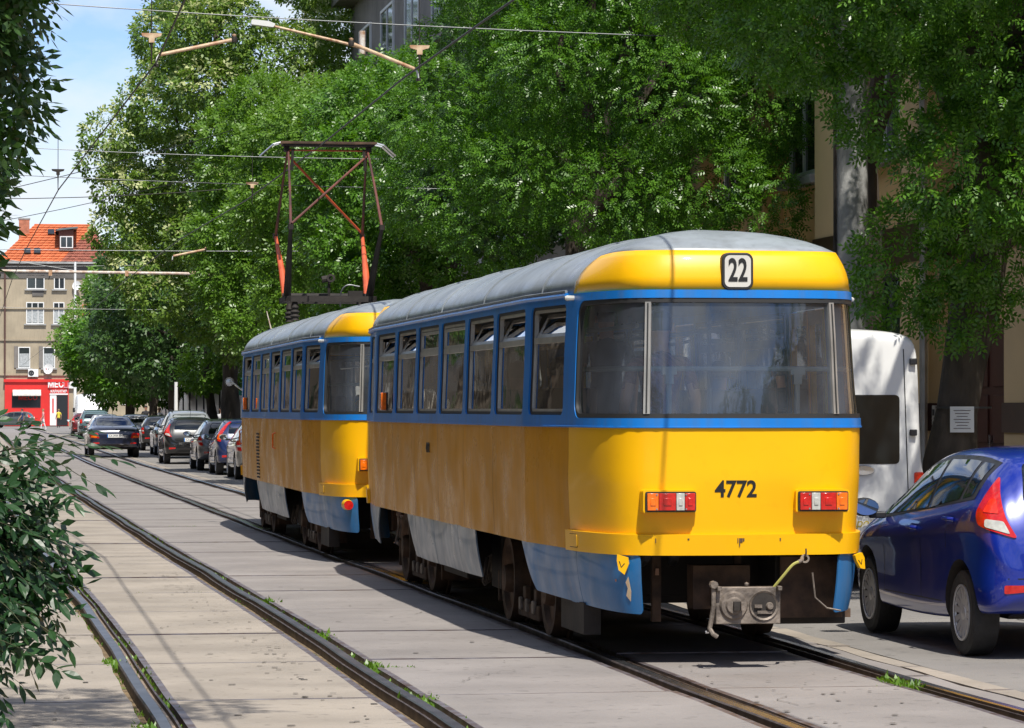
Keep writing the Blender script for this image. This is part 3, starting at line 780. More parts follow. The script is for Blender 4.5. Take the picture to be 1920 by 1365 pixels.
    # lower skirts
    def skirt(nm, poly, m=BLUSK, st=.10, amp=.010):
        def SM(s, z, off=0.0):
            p = P2(s); n = N2(s); t = max(0, .76 - z); d = off - 0.025 - 0.30 * t * t - .02 * t + amp * (.6 * sin(s * 3.1) + .25 * sin(z * 9 + s * 1.3))
            return Vector((p.x + n.x * d, p.y + n.y * d, z))
        return sheet(nm, T, round_poly(poly, .03), [], st, SM, m, 0, .012, outw)
    SK = []
    for sg in (1, -1):
        def q(a, b, pts):
            poly = [(sg * x, z) for x, z in pts]
            return poly if sg > 0 else poly[::-1]
        sr = s_x(.70); e = s_y(-4.28); e2 = s_y(-4.72); md = s_y(-6.0)
        SK.append(skirt('skirt_panel', q(0, 0, [(sr, .345), (md - .004, .37), (md - .004, .745), (sr, .745)])))
        SK.append(skirt('skirt_panel', q(0, 0, [(md + .004, .37), (e2, .40), (e, .755), (md + .004, .755)])))
        cuts = [-2.0, -1.1, 0.45, 1.75, 2.25]
        for i in range(4):
            a, b = s_y(cuts[i]) + .005, s_y(cuts[i + 1]) - .005
            lo = .36; SK.append(skirt('skirt_panel', q(0, 0, [(a, lo), (b - (.22 if i == 3 else 0), lo), (b, .755), (a, .755)]), m=BLUSK2, amp=.014))
        f0, f1, f2 = s_y(4.35), s_y(5.9), HLEN - sr
        SK.append(skirt('skirt_panel', q(0, 0, [(f0 + .4, .37), (f1 - .004, .37), (f1 - .004, .755), (f0, .755)]), m=BLUSK2))
        SK.append(skirt('skirt_panel', q(0, 0, [(f1 + .004, .37), (f2, .345), (f2, .745), (f1 + .004, .745)])))
    # paint chips on the dented corner skirt
    if kind == 'trailer':
        for pts in ([(.80, .60), (.83, .56), (.815, .52), (.84, .47), (.80, .43), (.785, .50)], [(.93, .58), (.95, .575), (.945, .56), (.932, .563)]):
            cl = [(s_x(.70) + (a - .70), z) for a, z in pts]
            def SM2(s, z, off=0.0):
                p = P2(s); n = N2(s); t = max(0, .76 - z); d = 0.002 + off - 0.025 - 0.30 * t * t - .02 * t + .010 * (.6 * sin(s * 3.1) + .25 * sin(z * 9 + s * 1.3)); return Vector((p.x + n.x * d, p.y + n.y * d, z))
            sheet('paint_chip', T, cl, [], .03, SM2, CREAM, 0.001, 0.001, outw)
        # yellow flap under the bumper on each side
        for x, y in ((-.80, -6.80), (.84, -6.72)):
            g = MB(); g.prism([(-.05, .0), (.045, -.012), (.06, -.06), (.035, -.15), (-.02, -.12), (-.045, -.05)], 'y', -.012, .012, YEL)
            g.prism([(-.02, -.05), (.0, -.09), (.02, -.06), (.026, -.063), (.0, -.10), (-.028, -.05)], 'y', -.014, -.0125, INK)
            o = g.obj('warning_flap', T, smooth=0); o.location = (x, y - .06, .745); o.rotation_euler = (0, R(8 if x < 0 else -20), R(-20 if x < 0 else 35)); o.scale = (.8, 1, .85)
    else:
        for x in (-.80, .80):
            g = MB(); g.lathe([(0, -.10), (.05, -.10), (.06, 0), (.06, .12), (0, .12)], YEL, axis='y'); g.lathe([(0, -.108), (.052, -.106), (.052, -.09)], RED, axis='y'); o = g.obj('buffer_cone', T); o.location = (x, -6.92, .66)
    # side orange marker lamp and small fittings
    for sg in (1, -1):
        g = MB(); g.box((0, 0, 0), (.05, .14, .17), AMB); g.box((sg * .032, 0, 0), (.016, .15, .18), RUB)
        o = g.obj('orange_marker_lamp', T, bevel=.01); p = WM(sg * s_y(3.55), 1.80, .045); o.location = p
    # end lamps
    for (ex, seg) in ((-.512, 'AIRR'), (.535, 'RCIA')):
        g = MB(); yb = -HALF - .028; w, h, z = .345, .135, 1.107
        g.prism(round_poly([(-w / 2 - .012, -h / 2 - .008), (w / 2 + .012, -h / 2 - .008), (w / 2 + .012, h / 2 + .012), (-w / 2 - .012, h / 2 + .012)], .02), 'y', 0, .42, YEL)
        hs = g.obj('tail_lamp_housing', T); hs.location = (ex, yb, z)
        lp_ = MB(); lp_.prism(round_poly([(-w / 2, -h / 2), (w / 2, -h / 2), (w / 2, h / 2), (-w / 2, h / 2)], .015), 'y', -.02, .0, RUB); lo_ = lp_.obj('tail_lamp', hs)
        widths = [.22, .32, .22, .24] if ex < 0 else [.22, .22, .34, .22]
        mats_ = {'A': AMB, 'I': RED, 'R': RED, 'C': CLR}
        if ex < 0: order = [AMB, RED, CLR, RED]; widths = [.24, .36, .18, .22]
        else: order = [RED, CLR, RED, AMB]; widths = [.24, .19, .33, .24]
        x = -w / 2 + .008; tot = w - .016
        for mm, ww in zip(order, widths):
            b = MB(); bw = ww * tot; b.box((x + bw / 2, -.028, 0), (bw - .003, .018, h - .02), mm, top=(1, 1)); b.box((x + bw / 2, -.039, 0), (bw * .45, .006, h * .38), mm); b.obj('lens', hs, bevel=.004); x += bw
        b = MB()
        for sx in (-.10, .10):
            for sz in (-1, 1): b.lathe([(0, -.041), (.006, -.041), (.006, -.036)], CHROME, (sx, 0, sz * .048), 'y', 8)
        b.obj('lamp_screw', hs)
    # small marker lamps at the shoulders
    for sg in (1, -1):
        g = MB(); p = WM(sg * s_y(-5.95), 2.50, .0); g.lathe([(0, 0), (.018, 0), (.02, .06), (.012, .075), (0, .075)], CLR, axis='x', n=10)
        o = g.obj('shoulder_lamp', T); o.location = p; o.rotation_euler = (0, 0, pi if sg > 0 else 0)
    # fleet number
    nz_ = -HALF - 0.0
    zc = 1.185; pr = WM(0, zc)
    if kind == 'trailer':
        fn = lettering('fleet_number', T, '4772', (0, 0, 0), (0, 0, 0), .155, INK, sx=0.93, bold=.0035, depth=0.0005)
        for v in fn.data.vertices:
            x, z = v.co.x - .055, zc + v.co.y; p = WM(s_x(abs(x)) * (-1 if x > 0 else 1), z, .003 + v.co.z); v.co = (x, p.y, z)
        p = WM(s_y(0.6), 1.37, .004); lettering('side_number', T, '4772', (p.x, p.y, 1.38), (R(90), 0, R(-90)), .12, INK, sx=.95, bold=.002)
    # route sign
    y0 = RM(0, .1).y - .03
    g = MB(); po = rrect(-.108, .108, -.125, .125, .05); pi2 = rrect(-.09, .09, -.107, .107, .036)
    g.prism(po, 'y', -.03, .06, RUB); rs = g.obj('route_sign', T, bevel=.006); rs.location = (-.03, y0, 2.655)
    g = MB(); g.prism(pi2, 'y', -.034, -.028, mat('sign_white_' + kind, (.62, .60, .55), .5, var=.08)); g.obj('sign_panel', rs, smooth=0)
    if kind == 'trailer':
        lettering('route_number', rs, '22', (0, -.036, .0), (R(90), 0, 0), .215, INK, sx=.62, bold=.0045, space=1.02)
    # running gear
    for cy in (-3.2, 3.2):
        for wy in (-.95, .95):
            for sg in (-1, 1):
                g = MB(); X = sg * (.745 + .03)
                g.lathe([(.07, .075), (.10, .075), (.12, .03), (.25, .02), (.27, .06), (.335, .065), (.345, .0), (.345, -.055), (.375, -.06), (.375, -.085), (.27, -.085), (.05, -.08)] if sg > 0 else
                        [(.07, -.075), (.10, -.075), (.12, -.03), (.25, -.02), (.27, -.06), (.335, -.065), (.345, 0), (.345, .055), (.375, .06), (.375, .085), (.27, .085), (.05, .08)], RUST, axis='x', n=32)
                w_o = g.obj('wheel', T); w_o.location = (X, cy + wy, .365)
                g = MB(); g.lathe([(0, .10 * sg), (.10, .10 * sg), (.115, .06 * sg), (.115, -.02 * sg)], RUST, axis='x', n=16)
                for k in range(4):
                    a = pi / 4 + k * pi / 2; g.box((sg * .085, .06 * cos(a), .06 * sin(a)), (.03, .025, .025), CAST)
                g.obj('axle_box', w_o)
            g = MB(); g.tube([(-.74, cy + wy, .365), (.74, cy + wy, .365)], .06, RUST, 10); g.obj('axle', T)
        for sg in (-1, 1):
            g = MB(); X = sg * .60
            g.prism([(-1.25, .32), (-1.1, .26), (-.55, .24), (-.3, .30), (.3, .30), (.55, .24), (1.1, .26), (1.25, .32), (1.2, .44), (.5, .50), (-.5, .50), (-1.2, .44)], 'x', X - .05, X + .05, RUST)
            g.box((sg * .80, 0, .16), (.07, .95, .12), RUST); g.box((sg * .80, -.25, .27), (.05, .12, .14), RUST); g.box((sg * .80, .25, .27), (.05, .12, .14), RUST); g.box((sg * .84, -.3, .20), (.03, .1, .1), CAST); g.box((sg * .84, .3, .20), (.03, .1, .1), CAST); g.box((sg * .84, 0, .20), (.03, .1, .1), CAST)
            g.box((sg * .70, -1.52, .28), (.26, .04, .26), RUST); g.box((sg * .70, 1.52, .28), (.26, .04, .26), RUST)
            o = g.obj('bogie_frame', T, smooth=0, bevel=.01); o.location = (0, cy, 0)
    # underfloor: longitudinal beams, equipment boxes, pipes
    g = MB(); g.box((0, 0, .83), (1.9, 11.2, .12), DARK); g.box((0, -6.2, .80), (1.3, 1.1, .10), DARK); g.box((0, 6.2, .80), (1.3, 1.1, .10), DARK); g.obj('underframe', T, smooth=0)
    for c, sz in (((-.45, .3, .52), (.9, 1.4, .5)), ((.5, -.2, .52), (.8, 1.8, .5)), ((0, -5.2, .55), (1.3, .5, .42)), ((.62, -6.1, .50), (.5, .5, .52)), ((-.55, -1.55, .5), (.55, .5, .5)), ((0, 5.4, .55), (1.2, .6, .42)), ((.5, 1.6, .5), (.7, .5, .5))):
        g = MB(); g.box(c, sz, DARK); g.box((c[0], c[1] - sz[1] / 2 - .012, c[2]), (sz[0] * .8, .02, sz[2] * .75), DARK); g.obj('equipment_box', T, smooth=0, bevel=.01)
    g = MB(); g.box((.60, -6.45, .50), (.44, .02, .42), RUST); g.box((-.42, -6.1, .5), (.06, .06, .5), RUST); g.box((.18, -6.0, .5), (.05, .05, .5), RUST); g.box((.86, -5.9, .30), (.2, .5, .06), RUST); g.box((-.86, -5.6, .27), (.12, .9, .22), DARK)
    for k in range(9): g.tube([(-.9 + k * .03, -1.5 + k * .13, .5), (-.93 + k * .03, -1.5 + k * .13, .30 + .03 * (k % 3)), (-.9 + k * .03, -1.42 + k * .13, .27)], .012, CAST, 5)
    g.tube([(.50, -6.88, .62), (.52, -6.88, .45), (.60, -6.88, .38), (.70, -6.87, .36)], .006, CAST, 5)
    props(g.obj('underfloor_bracket', T, smooth=0), kind='stuff')
    # coupler
    for sg in (-1, 1):
        if kind == 'lead' and sg == 1: continue
        yo = sg * (HALF + (.12 if not (kind == 'trailer' and sg == -1) else .20)); 
        g = MB(); g.box((0, yo - sg * .05, .42), (.44, .10, .245), CAST)
        for bx in (-.205, .205): g.box((bx, yo, .535), (.03, .11, .03), CAST)
        g.lathe([(0, 0), (.012, 0), (.018, .02), (0, .03)], CAST, (0.0, yo - sg * .05, .545), 'z', 8)
        cp = g.obj('coupler', T, bevel=.008); cp.location = (-.02, 0, 0)
        fy = yo
        g = MB(); g.lathe([(0, .035 * sg), (.05, .035 * sg), (.06, .02 * sg), (.085, .02 * sg), (.098, 0), (.098, -.02 * sg)], CAST, (-.10, fy, .42), 'y', 24)
        g.box((-.085, fy + sg * .045, .42), (.05, .03, .06), DARK); g.box((-.055, fy + sg * .06, .42), (.022, .05, .055), CAST); g.obj('coupler_cone', cp)
        g = MB(); g.lathe([(.085, .004 * sg), (.098, .012 * sg), (.10, 0)], CAST, (.105, fy, .42), 'y', 24); g.lathe([(0, .003 * sg), (.085, .003 * sg)], DARK, (.105, fy, .42), 'y', 24)
        g.lathe([(0, .03 * sg), (.02, .03 * sg), (.028, .0)], CAST, (.145, fy, .415), 'y', 12); g.box((.065, fy + sg * .01, .415), (.05, .02, .022), CAST); g.box((.11, fy + sg * .008, .375), (.1, .012, .02), CAST); g.obj('coupler_socket', cp)
        g = MB(); g.box((0, yo - sg * .55, .43), (.16, .95, .12), RUST); g.box((0, yo - sg * .9, .5), (.4, .2, .3), RUST); g.obj('drawbar', cp, smooth=0)
        if sg == -1:
            g = MB(); g.tube([(-.235, yo, .54), (-.235, yo, .42), (-.25, yo + .0, .33), (-.262, yo, .27), (-.245, yo - .02, .235), (-.215, yo - .02, .215)], .016, CAST, 8); g.tube([(-.235, yo + .03, .56), (-.235, yo - .03, .56)], .026, CAST, 8); g.tube([(-.262, yo + .03, .245), (-.285, yo + .03, .245)], .011, CHROME, 8); g.obj('coupler_handle', cp)
            g = MB(); p = catmull([(.16, yo + .02, .54), (.22, yo - .01, .62), (.28, yo - .02, .69), (.34, yo - .0, .715), (.39, -HALF - .035, .725)], 5)
            g.tube(p, [.010] * len(p), mat('yellow_cable_' + kind, (.40, .38, .10), .5), 7); g.tube(p[-8:], .013, CAST, 7)
            g.lathe([(.018, -.008), (.03, -.008), (.03, .008), (.018, .008), (.018, -.008)], CAST, (.41, -HALF - .035, .722), 'y', 14)
            g.tube([(.41, -HALF - .05, .735), (.41, -HALF - .065, .765), (.41, -HALF - .062, .79)], .006, RUST, 6); g.obj('cable_hook', T)
    return T

TRAIL = build_tram('tram_trailer', 'yellow and blue tram trailer car with route sign 22 and number 4772, nearest the camera', (RT, 29.2, 0), 0, 'trailer')
LEAD = build_tram('tram_motor_car', 'yellow and blue leading tram car with raised orange pantograph, coupled ahead of the trailer', (RT - .12, 44.35, 0), R(-0.3), 'lead')
for o in [c for c in LEAD.children if c.name.startswith('tail_lamp_housing')]: pass
# grille, handles and mirror on the leading car
g = MB()
gm = lambda s, z, o: WM(s, z, o)
a = s_y(1.75)
for i in range(14):
    z = .80 + .045 * i
    for k in range(5): 
        p = WM(s_y(1.55 + k * .085), z, .003); g.box(p, (.012, .06, .024), DARK)
g.obj('ventilation_grille', LEAD, smooth=0)
g = MB()
for (y, z0, z1) in ((-1.1, 1.22, 1.42), (5.2, 1.22, 1.42)):
    p = WM(s_y(y), z0, .0); g.tube([p, p + Vector((-.035, 0, .01)), Vector((p.x - .035, y, z1 - .01)), WM(s_y(y), z1, .0)], .012, AMB, 6)
g.obj('side_handle', LEAD)
g = MB(); g.tube([(-.98, 6.05, 2.0), (-1.12, 6.25, 2.12)], .012, CHROME, 6); g.obj('mirror_arm', LEAD)
g = MB(); g.lathe([(0, -.03), (.06, -.03), (.075, -.015), (.075, .02), (.05, .05), (0, .06)], RUB, axis='y'); g.lathe([(0, -.034), (.055, -.032)], CHROME, axis='y'); m_ = g.obj('wing_mirror', LEAD); m_.location = (-1.16, 6.27, 2.12)
g = MB(); g.lathe([(0, 0), (.012, 0), (.006, .35), (0, .35)], WHROD, axis='z', n=8); m_ = g.obj('aerial', LEAD); m_.location = (-.55, 5.9, 2.84); m_.rotation_euler = (0, R(-14), 0)
# pantograph
ORG = mat('orange_rod_paint', (0.62, 0.115, 0.045), 0.45, var=.3, vscale=5)
PB = 3.26
PRED = mat('dull_red_rod_paint', (.17, .055, .04), .5, var=.5, vscale=3, dark=(.05, .03, .028))
pg = link('pantograph', None, LEAD); pg.location = (0, 3.2, 0)
g = MB(); g.box((0, .45, PB), (1.28, .08, .08), DARK); g.box((0, -.45, PB), (1.28, .08, .08), DARK)
for x in (-.6, .6): g.box((x, 0, PB), (.08, .98, .07), DARK)
g.tube([(-.64, .0, PB + .06), (.64, .0, PB + .06)], .035, DARK, 8); g.obj('pantograph_base', pg, smooth=0)
for x in (-.5, .5):
    for y in (-.42, .42):
        g = MB(); g.lathe([(0, 0), (.06, 0), (.05, .04), (.075, .06), (.045, .09), (.07, .12), (.04, .15), (.06, .18), (.035, .26), (0, .26)], DARK, axis='z', n=12); o = g.obj('insulator', pg); o.location = (x, y, 2.96)
zk, zh, ky = 4.22, 5.38, 1.22
for x0, x1 in ((-.58, -.63), (.58, .63)):
    for sy, mm in ((1, ORG), (-1, DARK)):
        g = MB(); g.tube([(x0, sy * .10, PB + .04), (x0 * .6 + x1 * .4, sy * .55, PB + .45), (x1, sy * ky, zk)], [.055, .045, .024], mm, 10); g.tube([(x1, sy * ky, zk - .03), (x1, sy * ky, zk + .04)], .04, DARK, 8); g.obj('lower_arm', pg)
        g = MB(); g.tube([(x1, sy * ky, zk), ((x1 + (-.56 if x1 < 0 else .56)) / 2, sy * ky * .55, (zk + zh) / 2), (-.56 if x1 < 0 else .56, sy * .05, zh)], [.021, .018, .015], PRED, 8); g.obj('upper_arm', pg)
g = MB(); g.tube([(-.56, .05, zh - .08), (.62, ky, zk + .05)], .018, ORG, 8); g.obj('cross_brace', pg)
g = MB(); g.tube([(.56, -.05, zh - .08), (-.62, -ky, zk + .05)], .018, PRED, 8); g.obj('cross_brace', pg)
g = MB()
for y in (-.16, -.05, .10): g.box((0, y, zh + .09), (1.36, .045, .03), RUST)
g.box((0, -.03, zh + .055), (1.3, .26, .02), DARK); g.tube([(-.56, 0, zh - .01), (.56, 0, zh - .01)], .014, ORG, 6)
for sx in (-1, 1):
    for y in (-.16, .10): g.tube([(sx * .66, y, zh + .09), (sx * .78, y, zh + .06), (sx * .95, y, zh - .09)], .013, CHROME, 6)
    g.box((sx * .58, 0, zh + .02), (.07, .16, .10), DARK); g.tube([(sx * .5, -.1, zh), (sx * .52, -.1, zh - .3)], .022, DARK, 6)
g.obj('contact_head', pg, smooth=0)
g = MB(); g.tube([(-.1, -.2, PB + .28), (.02, -.2, PB + .30)], .05, DARK, 10); g.tube([(.0, -.2, PB + .3), (.0, -.2, PB)], .02, DARK, 6); g.lathe([(.03, -.01), (.06, -.01), (.06, .01), (.03, .01)], DARK, (.02, -.26, PB + .3), 'y', 14)
g.tube(catmull([(.15, -.3, PB - .1), (.16, -.3, PB + .1), (.25, -.3, PB + .2), (.42, -.3, PB + .18)], 5), .012, SPANW, 6); g.box((.36, -.3, PB + .08), (.2, .1, .08), DARK); g.obj('roof_gear', pg)

# ---------------------------------------------------------------- cars
CGLASS = mat('tinted_car_glass', (0.010, 0.013, 0.015), 0.03, spec=0.6, coat=0.3)
def paint(name, col, metal=0.3): return mat(name, col, 0.3, metal * .4, coat=1.0, var=0.04, vscale=2)
SPEC = {
 # y, z_bottom, z_belt, z_top, half width, half width of the roof
 'hatch': dict(L=3.96, wheels=(.66, 3.15), wr=.30, st=[(0.0, .50, .62, .70, .60, .52), (.03, .40, .72, .84, .71, .58), (.10, .33, .90, 1.02, .79, .60), (.20, .31, 1.04, 1.20, .835, .57), (.34, .31, 1.08, 1.37, .85, .55), (.55, .27, 1.07, 1.445, .86, .565), (1.0, .24, 1.02, 1.47, .862, .575), (1.6, .22, .96, 1.465, .862, .575), (2.15, .22, .915, 1.40, .862, .57), (2.55, .23, .89, 1.24, .86, .59), (2.95, .24, .87, 1.00, .855, .66), (3.3, .26, .83, .91, .845, .66), (3.65, .27, .75, .82, .81, .62), (3.86, .29, .64, .70, .72, .54), (3.96, .36, .54, .58, .60, .46)]),
 'sedan': dict(L=4.6, wheels=(.95, 3.65), wr=.32, st=[(0.0, .48, .70, .76, .68, .60), (.04, .38, .84, .92, .78, .66), (.15, .33, .93, 1.02, .83, .68), (.5, .31, .97, 1.07, .86, .68), (.78, .30, .98, 1.12, .865, .62), (1.05, .29, .98, 1.27, .87, .57), (1.45, .28, .97, 1.405, .87, .545), (2.0, .26, .95, 1.43, .87, .54), (2.5, .26, .93, 1.38, .87, .545), (2.9, .27, .92, 1.20, .87, .57), (3.3, .28, .91, 1.00, .865, .64), (3.8, .30, .86, .92, .85, .66), (4.25, .32, .76, .82, .80, .62), (4.5, .34, .64, .68, .70, .54), (4.6, .40, .55, .58, .58, .46)]),
 'estate': dict(L=4.5, wheels=(.85, 3.45), wr=.31, st=[(0.0, .48, .66, .74, .66, .58), (.03, .38, .80, .92, .76, .60), (.10, .33, .95, 1.08, .82, .60), (.22, .31, .98, 1.26, .85, .58), (.40, .30, .98, 1.40, .86, .565), (.8, .28, .97, 1.44, .865, .56), (1.5, .27, .95, 1.46, .87, .555), (2.3, .26, .93, 1.43, .87, .545), (2.75, .27, .92, 1.27, .87, .56), (3.15, .28, .91, 1.02, .865, .63), (3.6, .30, .86, .93, .85, .65), (4.1, .32, .76, .82, .80, .62), (4.4, .34, .64, .68, .70, .54), (4.5, .40, .55, .58, .58, .46)]),
 'suv': dict(L=4.6, wheels=(.85, 3.55), wr=.355, st=[(0.0, .60, .80, .88, .70, .62), (.03, .46, .92, 1.02, .80, .66), (.10, .40, 1.05, 1.16, .86, .66), (.25, .38, 1.10, 1.38, .885, .63), (.45, .36, 1.11, 1.58, .90, .62), (.9, .34, 1.10, 1.66, .91, .62), (1.6, .33, 1.08, 1.68, .91, .61), (2.4, .33, 1.06, 1.62, .91, .60), (2.85, .34, 1.05, 1.42, .91, .61), (3.25, .35, 1.04, 1.15, .90, .67), (3.7, .37, .98, 1.05, .88, .68), (4.2, .39, .88, .93, .83, .64), (4.5, .42, .74, .78, .74, .56), (4.6, .48, .64, .67, .62, .48)]),
 'van': dict(L=5.4, wheels=(1.05, 4.45), wr=.34, st=[(0.0, .50, 1.1, 2.40, .93, .80), (.02, .40, 1.12, 2.455, .965, .84), (.10, .36, 1.15, 2.49, .985, .84), (.6, .34, 1.15, 2.51, .99, .83), (2.2, .34, 1.15, 2.52, .99, .83), (3.4, .34, 1.15, 2.50, .99, .82), (3.8, .34, 1.15, 2.40, .985, .80), (4.1, .34, 1.14, 2.05, .98, .78), (4.5, .36, 1.13, 1.55, .97, .78), (4.8, .36, 1.08, 1.22, .95, .78), (5.15, .38, .92, 1.0, .88, .72), (5.36, .40, .74, .80, .76, .6), (5.4, .46, .62, .66, .66, .52)]),
}
def build_car(name, label, cat, typ, loc, rz, col, lod=1, group=None, scale=1.0, opts={}):
    sp_ = SPEC[typ]; T = thing(name, label, cat, loc, rz, group)
    L_ = sp_['L']; wr = sp_['wr']
    secs = []
    for (y, zb, zt0, zt, w, wt) in sp_['st']:
        h = zt - zt0; roofy = h > 0.2
        half = [(0, zb), (.6 * w, zb), (w - .07, zb + .0), (w - .03, zb + .012), (w - .012, zb + .07), (w - .002, zb + .16), (w - .004, zb + (zt0 - zb) * .42), (w - .006, zb + (zt0 - zb) * .60), (w + .010, zb + (zt0 - zb) * .76), (w - .008, zt0 - .035), (w - .045, zt0 + .006), 
                (w - .045 + (wt - w + .045) * .5 + .022, zt0 + .01 + (h) * .52), (wt + .035, zt - .075 if roofy else zt - h * .35), (wt - .02, zt - .022 if roofy else zt - h * .12), (wt * .5, zt - .002), (0, zt + .004)]
        if typ == 'van':
            half[11] = (w - .07, zt0 + h * .5); half[12] = (wt + .05, zt - .12); half[13] = (wt - .04, zt - .03)
        ring_ = [(x, z) for x, z in half] + [(-x, z) for x, z in half[-2:0:-1]]
        secs.append([(x, y, z) for x, z in ring_])
    n = len(secs[0]); g = MB(); vs = [v for s_ in secs for v in s_]; fs = []
    for i in range(len(secs) - 1):
        for k in range(n): fs.append((i * n + k, i * n + (k + 1) % n, (i + 1) * n + (k + 1) % n, (i + 1) * n + k))
    # caps
    for e, base in ((0, 0), (1, (len(secs) - 1) * n)):
        cy = secs[0 if e == 0 else -1][0][1] + (-.012 if e == 0 else .012)
        zs = [v[2] for v in secs[0 if e == 0 else -1]]
        m_ = n // 2; rows = []
        # quads between mirrored points
        order = list(range(0, m_ + 1)); mir = [(n - k) % n for k in order]
        for k in range(m_): 
            a, b, c, d = base + order[k], base + order[k + 1], base + mir[k + 1], base + mir[k]
            q = [a, b, c, d]; qq = []
            for t in q:
                if t not in qq: qq.append(t)
            fs.append(tuple(qq if e == 0 else qq[::-1]))
    g.add(vs, fs, col)
    body = g.obj('body', T, smooth=0)
    ms = body.modifiers.new('s', 'SUBSURF'); ms.levels = ms.render_levels = (3 if lod >= 2 else 2 if lod == 1 else 1)
    cut = MB()
    for wy in sp_['wheels']:
        for sg in (-1, 1): cut.tube([(sg * 1.2, wy, wr + .02), (sg * (.56), wy, wr + .02)], wr + (.055 if lod > 1 else .06), DARK, 32)
    co = cut.obj('cut', T, smooth=0)
    mb_ = body.modifiers.new('b', 'BOOLEAN'); mb_.object = co; mb_.operation = 'DIFFERENCE'; mb_.solver = 'EXACT'
    try: mb_.material_mode = 'TRANSFER'
    except Exception: pass
    dg = bpy.context.evaluated_depsgraph_get(); me = bpy.data.meshes.new_from_object(body.evaluated_get(dg))
    if DARK.name not in [m.name for m in me.materials if m]: me.materials.append(DARK)
    di = [m.name if m else '' for m in me.materials].index(DARK.name); ra = wr + (.055 if lod > 1 else .06)
    for p in me.polygons:
        c = p.center
        if abs(c.x) < .565 and abs(c.x) > .555 and any(abs(c.y - wy) < ra for wy in sp_['wheels']) and c.z < wr + .02 + ra: p.material_index = di
        elif any(abs(sqrt((me.vertices[v].co.y - wy) ** 2 + (me.vertices[v].co.z - wr - .02) ** 2) - ra) < .006 for wy in sp_['wheels'] for v in p.vertices[:1]) and abs(p.normal.x) < .3 and any(sqrt((c.y - wy) ** 2 + (c.z - wr - .02) ** 2) < ra + .004 for wy in sp_['wheels']): p.material_index = di
    body.modifiers.clear(); body.data = me; bpy.data.objects.remove(co)
    me.polygons.foreach_set('use_smooth', [True] * len(me.polygons)); me.set_sharp_from_angle(angle=R(38)); me.name = 'body'
    bv = BVHTree.FromPolygons([v.co.copy() for v in me.vertices], [tuple(p.vertices) for p in me.polygons])
    def patch(nm, poly, O, U, V, D, m, off=.004, step=.08, par=None, holes=[], r=0.0, th=0.0):
        O, U, V, D = Vector(O), Vector(U).normalized(), Vector(V).normalized(), Vector(D).normalized()
        if r: poly = round_poly(poly, r)
        def mp(u, v, o_):
            p = O + U * u + V * v - D * 4; h = bv.ray_cast(p, D)
            if h[0] is None:
                q = bv.find_nearest(p + D * 4); return q[0] + q[1] * o_
            nrm = h[1] if h[1].dot(D) < 0 else -h[1]; return h[0] + nrm * o_
        return sheet(nm, par or T, poly, holes, step, mp, m, off, th, lambda c: -D, smooth=60)
    SIDE = lambda sg: dict(O=(0, 0, 0), U=(0, 1, 0), V=(0, 0, 1), D=(-sg, 0, 0))
    st = sp_['st']; ys = [s_[0] for s_ in st]
    belt = lambda y: float(np.interp(y, ys, [s_[2] for s_ in st])); top = lambda y: float(np.interp(y, ys, [s_[3] for s_ in st]))
    def fix(poly): 
        a = sum(poly[i][0] * poly[(i + 1) % len(poly)][1] - poly[(i + 1) % len(poly)][0] * poly[i][1] for i in range(len(poly)))
        return poly if a > 0 else poly[::-1]
    stp = .07 if lod > 1 else .16
    if typ != 'van':
        yr = {'hatch': .50, 'sedan': 1.22, 'estate': .34, 'suv': .42}[typ]; yf = {'hatch': 2.86, 'sedan': 3.12, 'estate': 2.98, 'suv': 3.05}[typ]
        mids = {'hatch': (.80, 1.60), 'sedan': (2.05,), 'estate': (1.05, 1.9), 'suv': (1.0, 1.95)}[typ]
        def lo(y): return belt(y) + .045
        def hi(y): return top(y) - .095
        cutsY = [yr] + list(mids) + [yf]
        for sg in (-1, 1):
            # black surround then panes
            pl_ = [(yr - .03, lo(yr) - .02), (yf + .03, lo(yf) - .03)]
            up = [y for y in np.linspace(yf, yr, 12)]
            top_ = [(float(y), max(lo(y) + .01, hi(y) + .02)) for y in up]
            patch('window_surround', fix(pl_ + top_), m=BLACKP, off=.003, step=stp, **SIDE(sg))
            for k in range(len(cutsY) - 1):
                a, b = cutsY[k] + .035, cutsY[k + 1] - .035
                if k == 0 and len(cutsY) > 3: a = cutsY[0] + .06
                up = [float(y) for y in np.linspace(b, a, 7)]
                pts = [(a, lo(a) + .005)] + [(b, lo(b) + .0)] + [(y, max(lo(y) + .03, hi(y) - .012)) for y in up]
                patch('side_window', round_poly(fix(pts), .012), m=CGLASS, off=.006, step=stp, **SIDE(sg))
        # rear window, windscreen
        O = dict(O=(0, 0, 0), U=(1, 0, 0), V=(0, 0, 1), D=(0, 1, 0))
        rz_ = {'hatch': (1.075, 1.35, .56, .50), 'sedan': (1.10, 1.335, .60, .50), 'estate': (1.03, 1.32, .60, .50), 'suv': (1.16, 1.52, .66, .56)}[typ]
        patch('rear_window', [(-rz_[2], rz_[0]), (0, rz_[0] - .02), (rz_[2], rz_[0]), (rz_[3], rz_[1]), (-rz_[3], rz_[1])], m=CGLASS, off=.005, step=stp, r=.05, **O)
        O2 = dict(O=(0, 0, 0), U=(-1, 0, 0), V=(0, 0, 1), D=(0, -1, 0))
        wz = {'hatch': (1.0, 1.40), 'sedan': (1.01, 1.36), 'estate': (1.03, 1.38), 'suv': (1.15, 1.6)}[typ]
        patch('windscreen', [(-.66, wz[0]), (.66, wz[0]), (.52, wz[1]), (-.52, wz[1])], m=CGLASS, off=.005, step=stp, r=.06, **O2)
